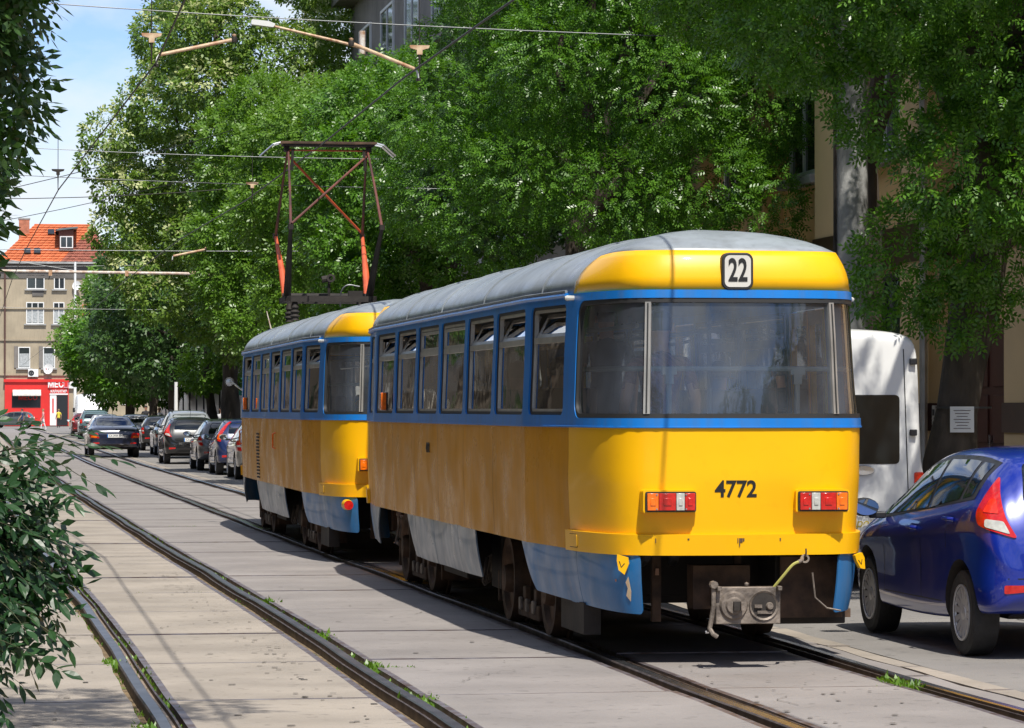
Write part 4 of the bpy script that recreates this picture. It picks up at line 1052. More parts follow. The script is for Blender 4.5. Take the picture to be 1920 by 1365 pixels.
        # lamps
        for sg in (-1, 1):
            Q = dict(O=(0, 0, 0), U=(sg, .0, 0), V=(0, 0, 1), D=(0, 1, 0)) 
            dg_ = Vector((-sg * .75, .66, 0)).normalized(); Uv = Vector((sg * .66, .75, 0)).normalized()
            Q = dict(O=(0, 0, 0), U=Uv, V=(0, 0, 1), D=dg_)
            c0 = Vector((sg * (.80 if typ != 'suv' else .86), .16, 0)).dot(Uv)
            if typ == 'hatch':
                P_ = [(c0 - .15, .86), (c0 + .05, .92), (c0 + .13, 1.05), (c0 + .10, 1.2), (c0 + .06, 1.27), (c0 + .02, 1.2), (c0 - .04, 1.0)]
                P_ = [(c0 - .20, .835), (c0 + .10, .93), (c0 + .135, 1.0), (c0 + .10, 1.12), (c0 + .05, 1.26), (c0 - .03, 1.12), (c0 - .11, .97)]
                W_ = [(c0 - .155, .865), (c0 + .02, .915), (c0 + .025, .965), (c0 - .10, .95)]; I_ = [(c0 - .06, 1.0), (c0 + .055, 1.01), (c0 + .035, 1.10), (c0 - .01, 1.10)]
            elif typ == 'sedan':
                P_ = [(c0 - .30, .66), (c0 + .14, .68), (c0 + .14, .82), (c0 - .25, .84)]; W_ = None; I_ = [(c0 - .24, .68), (c0 - .06, .69), (c0 - .06, .74), (c0 - .24, .74)]
            elif typ == 'estate':
                P_ = [(c0 - .14, .70), (c0 + .16, .72), (c0 + .18, .92), (c0 - .05, .96)]; W_ = [(c0 - .11, .79), (c0 + .08, .80), (c0 + .08, .84), (c0 - .10, .84)]; I_ = None
            else:
                P_ = [(c0 - .17, .90), (c0 + .12, .92), (c0 + .16, 1.10), (c0 - .10, 1.14)]; W_ = None; I_ = [(c0 - .10, .95), (c0, .95), (c0, 1.05), (c0 - .08, 1.05)]
            if opts.get('tall_lamp'):
                P_ = [(c0 - .08, .86), (c0 + .07, .90), (c0 + .10, 1.10), (c0 + .03, 1.38), (c0 - .04, 1.38), (c0 - .05, 1.1)]; W_ = None; I_ = [(c0 - .05, .92), (c0 + .05, .94), (c0 + .05, 1.06), (c0 - .03, 1.06)]
            lampm = RED
            tl = patch('tail_lamp', fix(P_), m=lampm, off=.012, step=stp * .6, r=.03, th=.012, **Q)
            if tl:
                if W_: patch('reversing_lens', fix(W_), m=CLR, off=.017, step=stp * .6, r=.015, par=tl, **Q)
                if I_: patch('lamp_lens', fix(I_), m=AMB if (typ == 'sedan' or opts.get('tall_lamp')) else REDB, off=.017, step=stp * .6, r=.015, par=tl, **Q)
            Qf = dict(O=(0, 0, 0), U=Vector((sg * .66, -.75, 0)), V=(0, 0, 1), D=Vector((-sg * .75, -.66, 0)))
            cf = Vector((sg * .70, L_ - .3, 0)).dot(Vector((sg * .66, -.75, 0)).normalized())
            zf = belt(L_ - .3) - .06
            patch('headlamp', fix([(cf - .18, zf - .10), (cf + .12, zf - .08), (cf + .2, zf + .06), (cf - .16, zf + .02)]), m=CLR, off=.008, step=stp, r=.03, **Qf)
            # mirrors, handles, door joints, sills
            my = yf - .12; mz = belt(my) + .10
            g = MB(); g.lathe([(0, -.06), (.06, -.055), (.095, -.02), (.10, .02), (.075, .07), (0, .09)], BLACKP if opts.get('black_mirror') else col, axis='y', n=16); o = g.obj('door_mirror', T); o.scale = (1.15, 1, .72); o.location = (sg * .98, my, mz)
            g = MB(); g.tube([(0, -.066, 0), (0, -.058, 0)], .084, MIRR, 18); g.obj('mirror_glass', o, smooth=0)
            g = MB(); g.box((sg * .875, my + .01, mz - .06), (.13, .05, .05), BLACKP); g.obj('mirror_foot', T, smooth=0, bevel=.01)
            for hy in ([mids[-1] - .72 if typ != 'sedan' else 1.35, mids[-1] + .22 if typ != 'sedan' else 2.35]):
                hz = belt(hy) - .085; w_ = float(np.interp(hy, ys, [s_[4] for s_ in st]))
                patch('handle_recess', [(hy - .10, hz - .035), (hy + .10, hz - .035), (hy + .10, hz + .03), (hy - .10, hz + .03)], m=BLACKP if lod < 2 else col, off=.001, step=stp, r=.03, **SIDE(sg))
                g = MB(); g.tube([(sg * (w_ + .0), hy - .09, hz), (sg * (w_ + .028), hy - .07, hz + .004), (sg * (w_ + .03), hy + .06, hz + .004), (sg * (w_ + .0), hy + .09, hz)], .014, col, 8); g.obj('door_handle', T)
            jy = {'hatch': (.98, 1.62, 2.62), 'sedan': (1.2, 2.05, 3.05), 'estate': (1.05, 1.92, 2.85), 'suv': (1.05, 1.97, 2.9)}[typ]
            for q, y in enumerate(jy):
                zb_ = .36 if not (q == 0) else wr * 2 + .14
                if typ == 'suv' and q: zb_ = .45
                pts = [(y - .004, zb_), (y + .004, zb_), (y + .004, belt(y) + .02), (y - .004, belt(y) + .02)]
                patch('door_joint', pts, m=INK, off=.0015, step=.12, **SIDE(sg))
            patch('sill_joint', [(jy[0] + .12, .355), (jy[-1], .355), (jy[-1], .362), (jy[0] + .12, .362)], m=INK, off=.0015, step=.12, **SIDE(sg))
        # tailgate / boot joint, lower bumper, plate
        zbj = {'hatch': .56, 'sedan': .62, 'estate': .62, 'suv': .72}[typ]
        patch('bumper_joint', [(-.70, zbj), (.70, zbj), (.70, zbj + .008), (-.70, zbj + .008)], m=INK, off=.002, step=.08, **O)
        lw = {'hatch': .40, 'sedan': .40, 'estate': .42, 'suv': .60}[typ]
        patch('lower_bumper', [(-.52, lw - .06), (.52, lw - .06), (.42, lw + .05), (-.42, lw + .05)], m=BLACKP, off=.004, step=.09, r=.03, **O)
        for sg in (-1, 1):
            rx_ = .62
            patch('rear_reflector', fix([(sg * rx_ - .10, lw + .06), (sg * rx_ + .10, lw + .08), (sg * rx_ + .10, lw + .12), (sg * rx_ - .10, lw + .12)]), m=RED, off=.006, step=.04, r=.015, **O)
        pz = {'hatch': .76, 'sedan': .74, 'estate': .74, 'suv': .93}[typ]
        h = bv.ray_cast(Vector((0, -3, pz)), Vector((0, 1, 0)))
        g = MB(); g.box((0, 0, 0), (.52, .014, .115), WHITEP); g.box((-.245, -.0075, 0), (.03, .004, .11), BLU); pl = g.obj('number_plate', T, bevel=.002); pl.location = (0, (h[0].y if h[0] else 0) - .016, pz)
        lettering('plate_text', pl, opts.get('plate', 'CA 5173 AB'), (.012, -.0085, 0), (R(90), 0, 0), .10, INK, sx=.82, bold=.001, depth=.0005)
        if opts.get('rack'):
            for sg in (-1, 1):
                g = MB(); g.tube([(sg * .56, yr + .3, top(yr + .3) - .02), (sg * .57, yr + .45, top(yr + .45) + .03), (sg * .57, 2.2, top(2.2) + .03), (sg * .56, 2.35, top(2.35) - .02)], .015, BLACKP, 6); g.obj('roof_rail', T)
        g = MB(); g.tube([(0, yr + .5, top(yr + .5)), (0, yr + .25, top(yr + .5) + .25)], .006, BLACKP, 5); g.obj('aerial', T)
    else:
        O = dict(O=(0, 0, 0), U=(1, 0, 0), V=(0, 0, 1), D=(0, 1, 0))
        if opts.get('rear_glass', True):
            for sg in (-1, 1):
                x0, x1 = sorted((sg * .08, sg * .70))
                patch('rear_door_window', [(x0, 1.20), (x1, 1.20), (x1, 1.86), (x0, 1.86)], m=CGLASS, off=.006, step=.15, r=.05, **O)
        for sg in (-1, 1):
            x0, x1 = sorted((sg * .845, sg * .935))
            patch('tail_lamp', [(x0, .86), (x1, .86), (x1, 1.12), (x0, 1.12)], m=REDB, off=.012, step=.1, r=.02, th=.012, **O)
            patch('door_joint', [(sg * .80 - .005, .5), (sg * .80 + .005, .5), (sg * .74 + .005, 2.3), (sg * .74 - .005, 2.3)], m=INK, off=.003, step=.15, **O)
            for z in (.75, 1.5, 2.18):
                g = MB(); g.box((sg * .83, -.02, z), (.07, .035, .06), BLACKP); g.obj('door_hinge', T, bevel=.008)
            my = 4.15
            g = MB(); g.box((sg * 1.09, my, 1.45), (.14, .10, .30), BLACKP); g.box((sg * 1.02, my, 1.40), (.08, .05, .05), BLACKP); g.obj('door_mirror', T, bevel=.02)
            S_ = SIDE(sg)
            patch('side_window', fix([(3.45, 1.22), (4.5, 1.22), (4.1, 1.80), (3.45, 1.86)]), m=CGLASS, off=.005, step=.15, r=.05, **S_)
            Qf = dict(O=(0, 0, 0), U=Vector((sg * .66, -.75, 0)), V=(0, 0, 1), D=Vector((-sg * .75, -.66, 0)))
            cf = Vector((sg * .76, L_ - .2, 0)).dot(Vector((sg * .66, -.75, 0)).normalized())
            patch('headlamp', fix([(cf - .18, .78), (cf + .12, .80), (cf + .2, 1.0), (cf - .10, .98)]), m=CLR, off=.008, step=.1, r=.03, **Qf)
        patch('door_joint', [(-.005, .45), (.005, .45), (.005, 2.3), (-.005, 2.3)], m=INK, off=.003, step=.2, **O)
        g = MB(); g.lathe([(0, -.03), (.10, -.028), (.12, 0)], CHROME, axis='y', n=20); o = g.obj('door_badge', T); o.location = (.34, .0, 1.14); o.scale = (1, 1, .42)
        O2 = dict(O=(0, 0, 0), U=(-1, 0, 0), V=(0, 0, 1), D=(0, -1, 0))
        patch('windscreen', [(-.80, 1.28), (.80, 1.28), (.72, 1.98), (-.72, 1.98)], m=CGLASS, off=.005, step=.12, r=.08, **O2)
        patch('grille', [(-.45, .72), (.45, .72), (.40, .90), (-.40, .90)], m=BLACKP, off=.005, step=.1, r=.03, **O2)
        patch('front_bumper', [(-.7, .42), (.7, .42), (.72, .62), (-.72, .62)], m=BLACKP, off=.006, step=.1, r=.05, **O2)
        g = MB(); g.box((0, -.06, .42), (1.84, .16, .16), BLACKP); g.obj('rear_bumper', T, bevel=.03)
    # wheels
    for wy in sp_['wheels']:
        for sg in (-1, 1):
            W2 = float(np.interp(wy, ys, [s_[4] for s_ in st])); x = sg * (W2 - .115)
            g = MB(); a = .10
            g.lathe([(wr * .64, sg * a * .86), (wr * .72, sg * a), (wr * .90, sg * a * 1.02), (wr * .985, sg * a * .86), (wr, sg * a * .6), (wr * .992, sg * a * .35), (wr * .992, sg * a * .3), (wr, 0), (wr * .992, -sg * a * .3), (wr, -sg * a * .6), (wr * .98, -sg * a * .9), (wr * .8, -sg * a), (wr * .6, -sg * a * .9), (wr * .6, sg * a * .5)], TYRE, axis='x', n=36 if lod > 0 else 20)
            wo = g.obj('wheel', T); wo.location = (x, wy, wr); wo.rotation_euler = (R(17 * (wy + sg)), 0, 0)
            g = MB(); f_ = sg * a
            g.lathe([(wr * .66, f_ * .80), (wr * .655, f_ * .98), (wr * .60, f_ * .96), (wr * .57, f_ * .62), (wr * .50, f_ * .45), (0, f_ * .45)], DARK, axis='x', n=30)
            g.lathe([(wr * .665, f_ * .88), (wr * .66, f_ * 1.02), (wr * .61, f_ * 1.02), (wr * .58, f_ * .8)], RIM, axis='x', n=30)
            g.lathe([(wr * .20, f_ * .6), (wr * .17, f_ * .86), (0, f_ * .92)], RIM, axis='x', n=20)
            ns = 14 if lod > 1 else 7
            for k in range(ns):
                an = 2 * pi * k / ns; wd = wr * (.055 if lod > 1 else .09)
                Mx = Matrix.Rotation(an, 3, 'X')
                vs = [Mx @ Vector((xx, yy, zz)) for (xx, yy, zz) in ((f_ * .80, -wd, wr * .14), (f_ * .80, wd, wr * .14), (f_ * .93, wd * 1.5, wr * .62), (f_ * .93, -wd * 1.5, wr * .62), (f_ * .5, -wd, wr * .14), (f_ * .5, wd, wr * .14), (f_ * .6, wd * 1.5, wr * .62), (f_ * .6, -wd * 1.5, wr * .62))]
                g.add(vs, [(0, 1, 2, 3), (0, 4, 5, 1), (1, 5, 6, 2), (3, 2, 6, 7), (0, 3, 7, 4)], RIM)
            g.obj('rim', wo)
    g = MB(); g.box((0, L_ / 2, wr + .06), (1.1, L_ - 1.0, .2), DARK); g.obj('underbody', T, smooth=0)
    T.scale = (scale, scale, scale)
    return T
REDB = mat('bright_red_lens', (0.75, 0.03, 0.01), 0.2, coat=.8, var=.3, vscale=25)
MIRR = mat('mirror_glass', (.75, .78, .8), 0.03, 1.0)
RIM = mat('silver_wheel_cover', (0.55, 0.55, 0.56), 0.32, 0.25, var=.1)
pBlue = paint('vivid_blue_car_paint', (0.003, 0.020, 0.27), .3); pNavy = paint('navy_car_paint', (0.008, 0.012, 0.035)); pSilv = paint('silver_car_paint', (.33, .36, .37), .6)
pGrey = paint('grey_car_paint', (.13, .13, .13), .6); pDB = paint('dark_blue_car_paint', (.012, .025, .10)); pBeige = paint('warm_silver_car_paint', (.36, .34, .30), .6); pBlk = paint('black_car_paint', (.012, .012, .013))
pTeal = paint('teal_car_paint', (.10, .17, .18), .5); pWht = paint('white_car_paint', (.72, .72, .72), 0); pSlate = paint('slate_blue_car_paint', (.10, .14, .20), .5); pDG = paint('dark_green_grey_car_paint', (.06, .075, .07), .4)

GP = 'cars parked along the right kerb'
build_car('parked_car', 'vivid blue hatchback parked at right beside the tram, cut off by the frame', 'car', 'hatch', (7.76, 22.30, 0), 0, pBlue, lod=2, group=GP, opts=dict(black_mirror=True))
van = build_car('parked_van', 'white high-roof van with dark rear window parked ahead of the vivid blue hatchback', 'van', 'van', (8.15, 31.4, 0), 0, WHITEP, lod=1)
lettering('van_lettering', van, 'www.nova', (.16, -.03, .735), (R(90), 0, 0), .085, INK, bold=.001, align='LEFT')
lettering('van_lettering', van, 'превоз', (.20, -.03, .63), (R(90), 0, 0), .105, mat('gold_lettering', (.5, .36, .02), .5), bold=.0015, align='LEFT', shear=.2)
build_car('driving_car', 'navy saloon with a white number plate driving away on the tram rails', 'car', 'sedan', (5.28, 119.6, 0), R(.6), pNavy, lod=1, scale=1.04, opts=dict(plate='CA 3939 AP'))
rows = [('warm silver estate parked right beside the front of the leading tram', 'estate', (7.42, 82.0), pBeige, {}),
        ('dark blue hatchback with tall red tail lamps, parked next beyond the warm silver estate', 'hatch', (7.36, 87.8), pDB, dict(tall_lamp=True, black_mirror=False)),
        ('dark grey estate parked beyond the dark blue hatchback with tall tail lamps', 'estate', (7.32, 94.0), pGrey, {}),
        ('black hatchback almost hidden between the dark grey estate and the silver off-roader', 'hatch', (7.05, 105.5), pBlk, {}),
        ('silver off-roader with a large dark rear window and blue-edged plate', 'suv', (7.75, 117.2), pSilv, dict(plate='PB 2194', rack=True)),
        ('slate blue saloon peeking out left of the silver off-roader', 'sedan', (7.85, 125.0), pSlate, {}),
        ('black estate with bright red tail lamps beyond the slate blue saloon', 'estate', (8.1, 139.5), pBlk, {}),
        ('bluish white hatchback seen over the roof of the black estate', 'hatch', (8.1, 160.0), pWht, {}),
        ('white saloon seen over the roof of the driving navy saloon', 'estate', (7.3, 176.0), pWht, {}),
        ('teal estate with roof rails parked just in front of the white delivery van', 'suv', (7.4, 192.0), pTeal, dict(rack=True)),
        ('dark red hatchback squeezed beside the far white delivery van', 'hatch', (7.6, 214.0), paint('dark_red_car_paint', (.12, .01, .012)), {})]
for lb, ty, (x, y), c_, op in rows:
    build_car('parked_car', lb, 'car', ty, (x, y, 0), R(random.uniform(-.5, .5)), c_, lod=1 if y < 150 else 0, group=GP, opts=op)
build_car('delivery_van', 'tall white delivery van facing the camera at the far end of the street', 'van', 'van', (9.3, 256.0, 0), pi, WHITEP, lod=1, scale=1.12, opts=dict(rear_glass=False))
build_car('parked_car', 'dark green-grey hatchback standing side-on in front of the red butcher shop', 'car', 'hatch', (6.2, 303, 0), R(76), pDG, lod=0)

# ---------------------------------------------------------------- people
def person(label, loc, rz, shirt, trousers, skin, hair, pose='walk', h=1.75, group=None, skirt=False, cat='person'):
    T = thing('person', label, cat, loc, rz, group)
    bm = bmesh.new(); lay = bm.verts.layers.skin.verify(); nodes = {}
    def N(k, co, r):
        v = bm.verts.new(co); v[lay].radius = (r, r) if not isinstance(r, tuple) else r; nodes[k] = v; return v
    def E(a, b): bm.edges.new((nodes[a], nodes[b]))
    st = {'walk': .20, 'stand': .03, 'sit': 0}[pose]
    hip = .93 if pose != 'sit' else .52
    dz = hip - .93
    N('pel', (0, 0, hip), (.155, .11)); nodes['pel'][lay].use_root = True
    N('wai', (0, 0, hip + .17), (.135, .10)); N('che', (0, .0, hip + .36), (.165, .115)); N('nek', (0, .0, hip + .53), .058); N('hd0', (0, .015, hip + .60), .07); N('hd1', (0, .02, hip + .70), (.082, .10)); N('hd2', (0, .015, hip + .79), .06)
    for a, b in (('pel', 'wai'), ('wai', 'che'), ('che', 'nek'), ('nek', 'hd0'), ('hd0', 'hd1'), ('hd1', 'hd2')): E(a, b)
    for sg, nm in ((-1, 'l'), (1, 'r')):
        fw = st * sg
        N(nm + 'sh', (sg * .18, 0, hip + .47), .06); N(nm + 'el', (sg * .24, -fw * .4 - .02, hip + .19), .042)
        wr_ = (sg * .25, -fw * .9 + .08, hip - .04) if pose != 'sit' else (sg * .16, .22, hip + .12)
        N(nm + 'wr', wr_, .028); N(nm + 'pa', (wr_[0], wr_[1] + .02, wr_[2] - .07), (.035, .018))
        E('che', nm + 'sh'); E(nm + 'sh', nm + 'el'); E(nm + 'el', nm + 'wr'); E(nm + 'wr', nm + 'pa')
        for q, (dx, ln) in enumerate(((-.026, .062), (-.009, .075), (.009, .07), (.026, .055))):
            N(nm + 'f%d' % q, (wr_[0] + sg * .003, wr_[1] + .02 - dx, wr_[2] - .075 - ln), .009); E(nm + 'pa', nm + 'f%d' % q)
        N(nm + 't', (wr_[0] - sg * .02, wr_[1] + .055, wr_[2] - .07), .010); E(nm + 'wr', nm + 't')
        if pose != 'sit':
            N(nm + 'hp', (sg * .09, 0, hip - .07), .095); N(nm + 'kn', (sg * .10, fw * .45 + .02, .50), .062); N(nm + 'an', (sg * .10, fw - .03, .09), .042); N(nm + 'to', (sg * .115, fw + .13, .035), (.04, .032))
        else:
            N(nm + 'hp', (sg * .09, .05, hip), .09); N(nm + 'kn', (sg * .11, .44, hip + .0), .065); N(nm + 'an', (sg * .11, .46, .10), .045); N(nm + 'to', (sg * .115, .60, .04), (.04, .032))
        for a, b in (('pel', nm + 'hp'), (nm + 'hp', nm + 'kn'), (nm + 'kn', nm + 'an'), (nm + 'an', nm + 'to')): E(a, b)
    me = bpy.data.meshes.new('body'); bm.to_mesh(me); bm.free()
    o = link('body', me, None); o.modifiers.new('k', 'SKIN').use_smooth_shade = True; s2 = o.modifiers.new('s', 'SUBSURF'); s2.levels = s2.render_levels = 1
    dg = bpy.context.evaluated_depsgraph_get(); m2 = bpy.data.meshes.new_from_object(o.evaluated_get(dg)); bpy.data.objects.remove(o)
    m2.name = 'body'; m2.materials.clear()
    for m in (shirt, trousers, skin, INK): m2.materials.append(m)
    for p in m2.polygons:
        c = p.center
        if c.z > hip + .535: i = 2
        elif c.z > hip + .0 and not (pose == 'sit' and c.y > .17 and c.z < hip + .1): i = 0
        else: i = 1
        if abs(c.x) > .19 and c.z < hip + .30 and c.z > hip - .25 and pose != 'sit': i = 2
        if pose != 'sit' and c.z < .07: i = 3
        p.material_index = i; p.use_smooth = True
    link('body', m2, T)
    g = MB(); hz = hip + .705
    if hair is not None:
        g.lathe([(.080, -.035), (.094, .01), (.092, .05), (.066, .088), (.03, .104), (0, .108)], hair, axis='z', n=18); q = g.obj('hair', T); q.location = (0, .0, hz); q.scale = (.92, 1.08, 1)
    g = MB()
    for sg in (-1, 1): g.lathe([(0, .0), (.010, .002), (.012, .01)], INK, (sg * .032, .112, hz + .0), 'y', 8); g.box((sg * .088, .01, hz - .01), (.018, .035, .06), skin)
    g.prism([(.10, .0), (.128, -.035), (.10, -.045)], 'x', -.012, .012, skin); g.box((0, .103, hz - .07), (.045, .012, .010), RED); g.obj('face', T, smooth=0)
    T.scale = (h / 1.75,) * 3
    return T
SK = mat('skin', (.48, .27, .18), .5); HB = mat('dark_hair', (.025, .017, .012), .5); HR = mat('blond_hair', (.30, .17, .07), .5)
cl = lambda n, c: mat('cloth_' + n, c, .8, var=.1, vscale=8)
cW, cP, cD, cB, cY, cR, cM = cl('white', (.72, .72, .72)), cl('pink', (.62, .30, .29)), cl('dark', (.03, .03, .035)), cl('navy', (.03, .05, .12)), cl('yellow', (.75, .62, .06)), cl('red', (.55, .05, .05)), cl('maroon', (.16, .045, .055))
person('bald person in a white shirt standing between parked cars, left of the leading tram', (10.0, 118, .115), pi, cW, cD, SK, None, 'stand', 1.78)
person('person in pink top and white trousers crossing the far street', (6.35, 273, 0), R(100), cP, cW, SK, HR, 'walk', 1.72)
person('person in blue striped top and dark trousers on the far road at left', (4.6, 268, 0), R(80), cB, cD, SK, HB, 'walk', 1.72)
person('person in a yellow top at the door of the red shop', (8.55, 308, 0), R(20), cY, cD, SK, HR, 'stand', 1.70)
person('person in white and red standing right of the red shop door', (9.85, 300, 0), pi, cW, cD, SK, HR, 'stand', 1.75)
person('person in a white top walking on the pavement behind the far parked cars', (10.5, 184, .115), pi, cW, cB, SK, HR, 'walk', 1.68)
person('person in a dark top walking beside the white-topped walker on the far pavement', (10.1, 190, .115), pi, cD, cB, SK, HB, 'walk', 1.8)
person('person in a pale shirt on the pavement behind the silver off-roader', (10.1, 134, .115), pi, cW, cD, SK, HB, 'walk', 1.70)
person('person in a navy jacket walking under the tree behind the white van', (11.1, 45.0, .115), R(10), cB, cD, SK, HB, 'walk', 1.76)
# passengers in the trailer
def rider(label, x, y, shirt, hair, pose='sit', z=.9, s=1.0, rz=0): return person(label, (x, y, z), rz, shirt, cD, SK, hair, pose, 1.70 * s)
quilt = mat('quilted_maroon_jacket', (.15, .040, .05), .45)
_t = quilt.node_tree; _w = _t.nodes.new('ShaderNodeTexWave'); _w.wave_type = 'BANDS'; _w.bands_direction = 'DIAGONAL'; _w.inputs['Scale'].default_value = 9; _b = _t.nodes.new('ShaderNodeBump'); _b.inputs['Strength'].default_value = .8; _b.inputs['Distance'].default_value = .02
_tc = _t.nodes.new('ShaderNodeTexCoord'); _t.links.new(_tc.outputs['Object'], _w.inputs['Vector']); _t.links.new(_w.outputs['Fac'], _b.inputs['Height']); _t.links.new(_b.outputs[0], _t.nodes['Principled BSDF'].inputs['Normal'])
rider('passenger in a quilted maroon jacket seen through the left of the rear window', RT - .42, 22.95, quilt, HB, 'stand', .62, 1.06)
rider('seated passenger with short dark hair by the left side of the trailer', RT - .80, 24.75, cD, HB, z=.82)
rider('seated passenger in a pale coat at the second side window of the trailer', RT - .80, 26.7, cl('pale', (.4, .36, .34)), HR, z=.82)
rider('seated passenger in dark clothes at the middle of the trailer', RT - .80, 29.6, cD, HB, z=.82)
rider('standing passenger in dark clothes near the centre pole of the trailer', RT + .15, 27.9, cD, HB, 'stand', .90)
rider('seated passenger on the right side of the trailer seen through the rear window', RT + .80, 26.5, cB, HB, z=.82)

# ---------------------------------------------------------------- buildings
STUC = mat('ochre_stucco', (.74, .49, .22), .85, var=.12, vscale=.6, bump=.15, bscale=50)
STUC2 = mat('pale_ochre_stucco', (.74, .53, .28), .85, var=.12, vscale=.6, bump=.15, bscale=50)
BAND = mat('brown_tile', (.055, .018, .014), .35, var=.3, vscale=6)
WOODD = mat('dark_red_door', (.085, .022, .012), .5, var=.2)
CONCP = mat('mast_concrete', (.34, .34, .33), .8, var=.3, vscale=2, bump=.3, bscale=30)
GREYC = mat('grey_render', (.21, .19, .17), .85, var=.25, vscale=1.2, streak=.4, streak_col=(.12, .11, .10))
BGLASS = mat('dark_window_glass', (.03, .035, .04), .06, spec=.8)
WFR = mat('white_window_frame', (.72, .72, .70), .5)
SHOPD = mat('dark_shop_front', (.02, .022, .024), .35)
CURT = mat('lace_curtain', (.40, .42, .42), .9, var=.35, vscale=6)

def window(par, c, w, h, axis, fm=WFR, gm=BGLASS, div=(1,), depth=.08, sill=None, curtain=False, transom=0):
    # axis 'y': wall facing -y ; axis 'x': wall facing -x
    def B(g, u, v, su, sv, d0, d1, m):
        if axis == 'y': g.box((c[0] + u, c[1] + (d0 + d1) / 2, c[2] + v), (su, d1 - d0, sv), m)
        else: g.box((c[0] + (d0 + d1) / 2, c[1] - u, c[2] + v), (d1 - d0, su, sv), m)
    fw = .09
    g = MB()
    B(g, 0, h / 2 - fw / 2, w, fw, -depth, .02, fm); B(g, 0, -h / 2 + fw / 2, w, fw, -depth, .02, fm)
    for s_ in (-1, 1): B(g, s_ * (w / 2 - fw / 2), 0, fw, h - 2 * fw, -depth, .02, fm)
    n = len(div); tot = sum(div); x = -w / 2
    for k in range(n - 1):
        x += w * div[k] / tot; B(g, x, 0, fw * .9, h - 2 * fw, -depth + .004, .02, fm)
    if transom: B(g, 0, h / 2 - h * transom, w - 2 * fw, fw * .9, -depth + .008, .02, fm)
    f = g.obj('window', par, smooth=0)
    x = -w / 2
    for k in range(n):
        ww = w * div[k] / tot; g = MB(); B(g, x + ww / 2, 0, ww - fw * .5, h - fw, -.015, .0, gm)
        if curtain: B(g, x + ww / 2, -h * .12, ww * .8, h * .62, -.022, -.016, CURT)
        g.obj('pane', f, smooth=0); x += ww
    if sill:
        g = MB(); B(g, 0, -h / 2 - .07, w + .4, .13, -depth - .16, -.0, sill); g.obj('sill', f, smooth=0)
    return f

# ochre building with brown bands at the right
BX = 12.75
T = thing('ochre_building', 'ochre street building with dark brown bands behind the street trees at right', 'building', (BX, 46, .115))
T.location = (0, 0, 0)
g = MB(); g.box((BX + 5, 44, 6.5), (10, 34, 13), STUC); g.obj('wall', T, smooth=0)
for y in (29.6, 34.2, 38.8, 43.4, 48.0, 52.6, 57.2):
    g = MB(); g.box((BX - .16, y, 6.4), (.32, 1.35, 12.6), STUC2); g.obj('pilaster', T, smooth=0)
g = MB(); g.box((BX - .03, 44, 3.95), (.09, 33.6, .55), BAND); g.box((BX - .03, 44, 1.62), (.07, 33.6, .36), BAND); g.obj('tile_band', T, smooth=0)
for y in (29.6, 34.2, 38.8, 43.4, 48.0, 52.6, 57.2):
    g = MB(); g.box((BX - .17, y, 3.95), (.36, 1.41, .55), BAND); g.obj('pilaster_band', T, smooth=0)
    g = MB(); g.box((BX - .17, y, 1.62), (.35, 1.39, .36), BAND); g.obj('pilaster_band', T, smooth=0)
g = MB(); g.box((BX - .05, 44, .62), (.12, 33.7, 1.02), STUC2); g.obj('plinth', T, smooth=0)
for y in (31.9, 36.5, 45.7, 50.3, 54.9):
    window(T, (BX - .04, y, 2.75), 2.2, 1.7, 'x', fm=BLACKP, div=(1, 1), depth=.05, sill=CONCP)
    for z in (6.2, 9.6): window(T, (BX - .04, y, z), 1.7, 1.9, 'x', div=(1, 1), depth=.05, sill=CONCP)
for y in (40.7,):
    g = MB(); g.box((BX - .04, y, 1.45), (.1, 1.7, 2.65), WOODD); d = g.obj('door', T, smooth=0)
    for k in (-.42, .42):
        for z in (.8, 1.6, 2.3):
            g = MB(); g.box((BX - .10, y + k, z), (.03, .62, .6), WOODD); g.obj('door_panel', d, bevel=.01)
    g = MB(); g.box((BX - .12, y - .06, 1.25), (.05, .03, .3), CHROME); g.obj('door_handle', d)
for y in (42.2, 43.35, 47.9):
    g = MB(); g.box((BX - .37, y, 1.62), (.07, .13, .30), ALU); g.box((BX - .412, y, 1.68), (.01, .09, .08), BLACKP)
    for k in range(3): g.box((BX - .412, y, 1.60 - k * .035), (.01, .08, .018), CHROME)
    g.obj('intercom', T, smooth=0)
    g = MB(); g.tube([(BX - .36, y, 1.48), (BX - .37, y + .1, 1.0), (BX - .36, y + .3, .45)], .008, BLACKP, 5); g.obj('intercom_cable', T)
for y in (42.6, 46.9):
    g = MB(); g.tube([(BX - .42, y, .15), (BX - .42, y, 12.5)], .055, ALU, 8); g.obj('drainpipe', T)
gshop = MB(); gshop.box((BX - .06, 48.9 - 2.6 + .9, 2.5), (.08, .9, 2.2), SHOPD); sh = gshop.obj('shop_window', T, smooth=0)
g = MB(); g.lathe([(0, 0), (.28, 0), (.28, .02), (0, .02)], mat('pale_blue_disc', (.25, .45, .55), .5), axis='x', n=24); o = g.obj('window_disc', T); o.location = (BX - .14, 46.95, 3.05); o.scale = (1, 1, 1.5)
lettering('window_lettering', T, 'ma', (BX - .115, 47.15, 2.35), (R(90), 0, R(-90)), .42, mat('pale_teal_letters', (.2, .45, .45), .5), bold=.0)

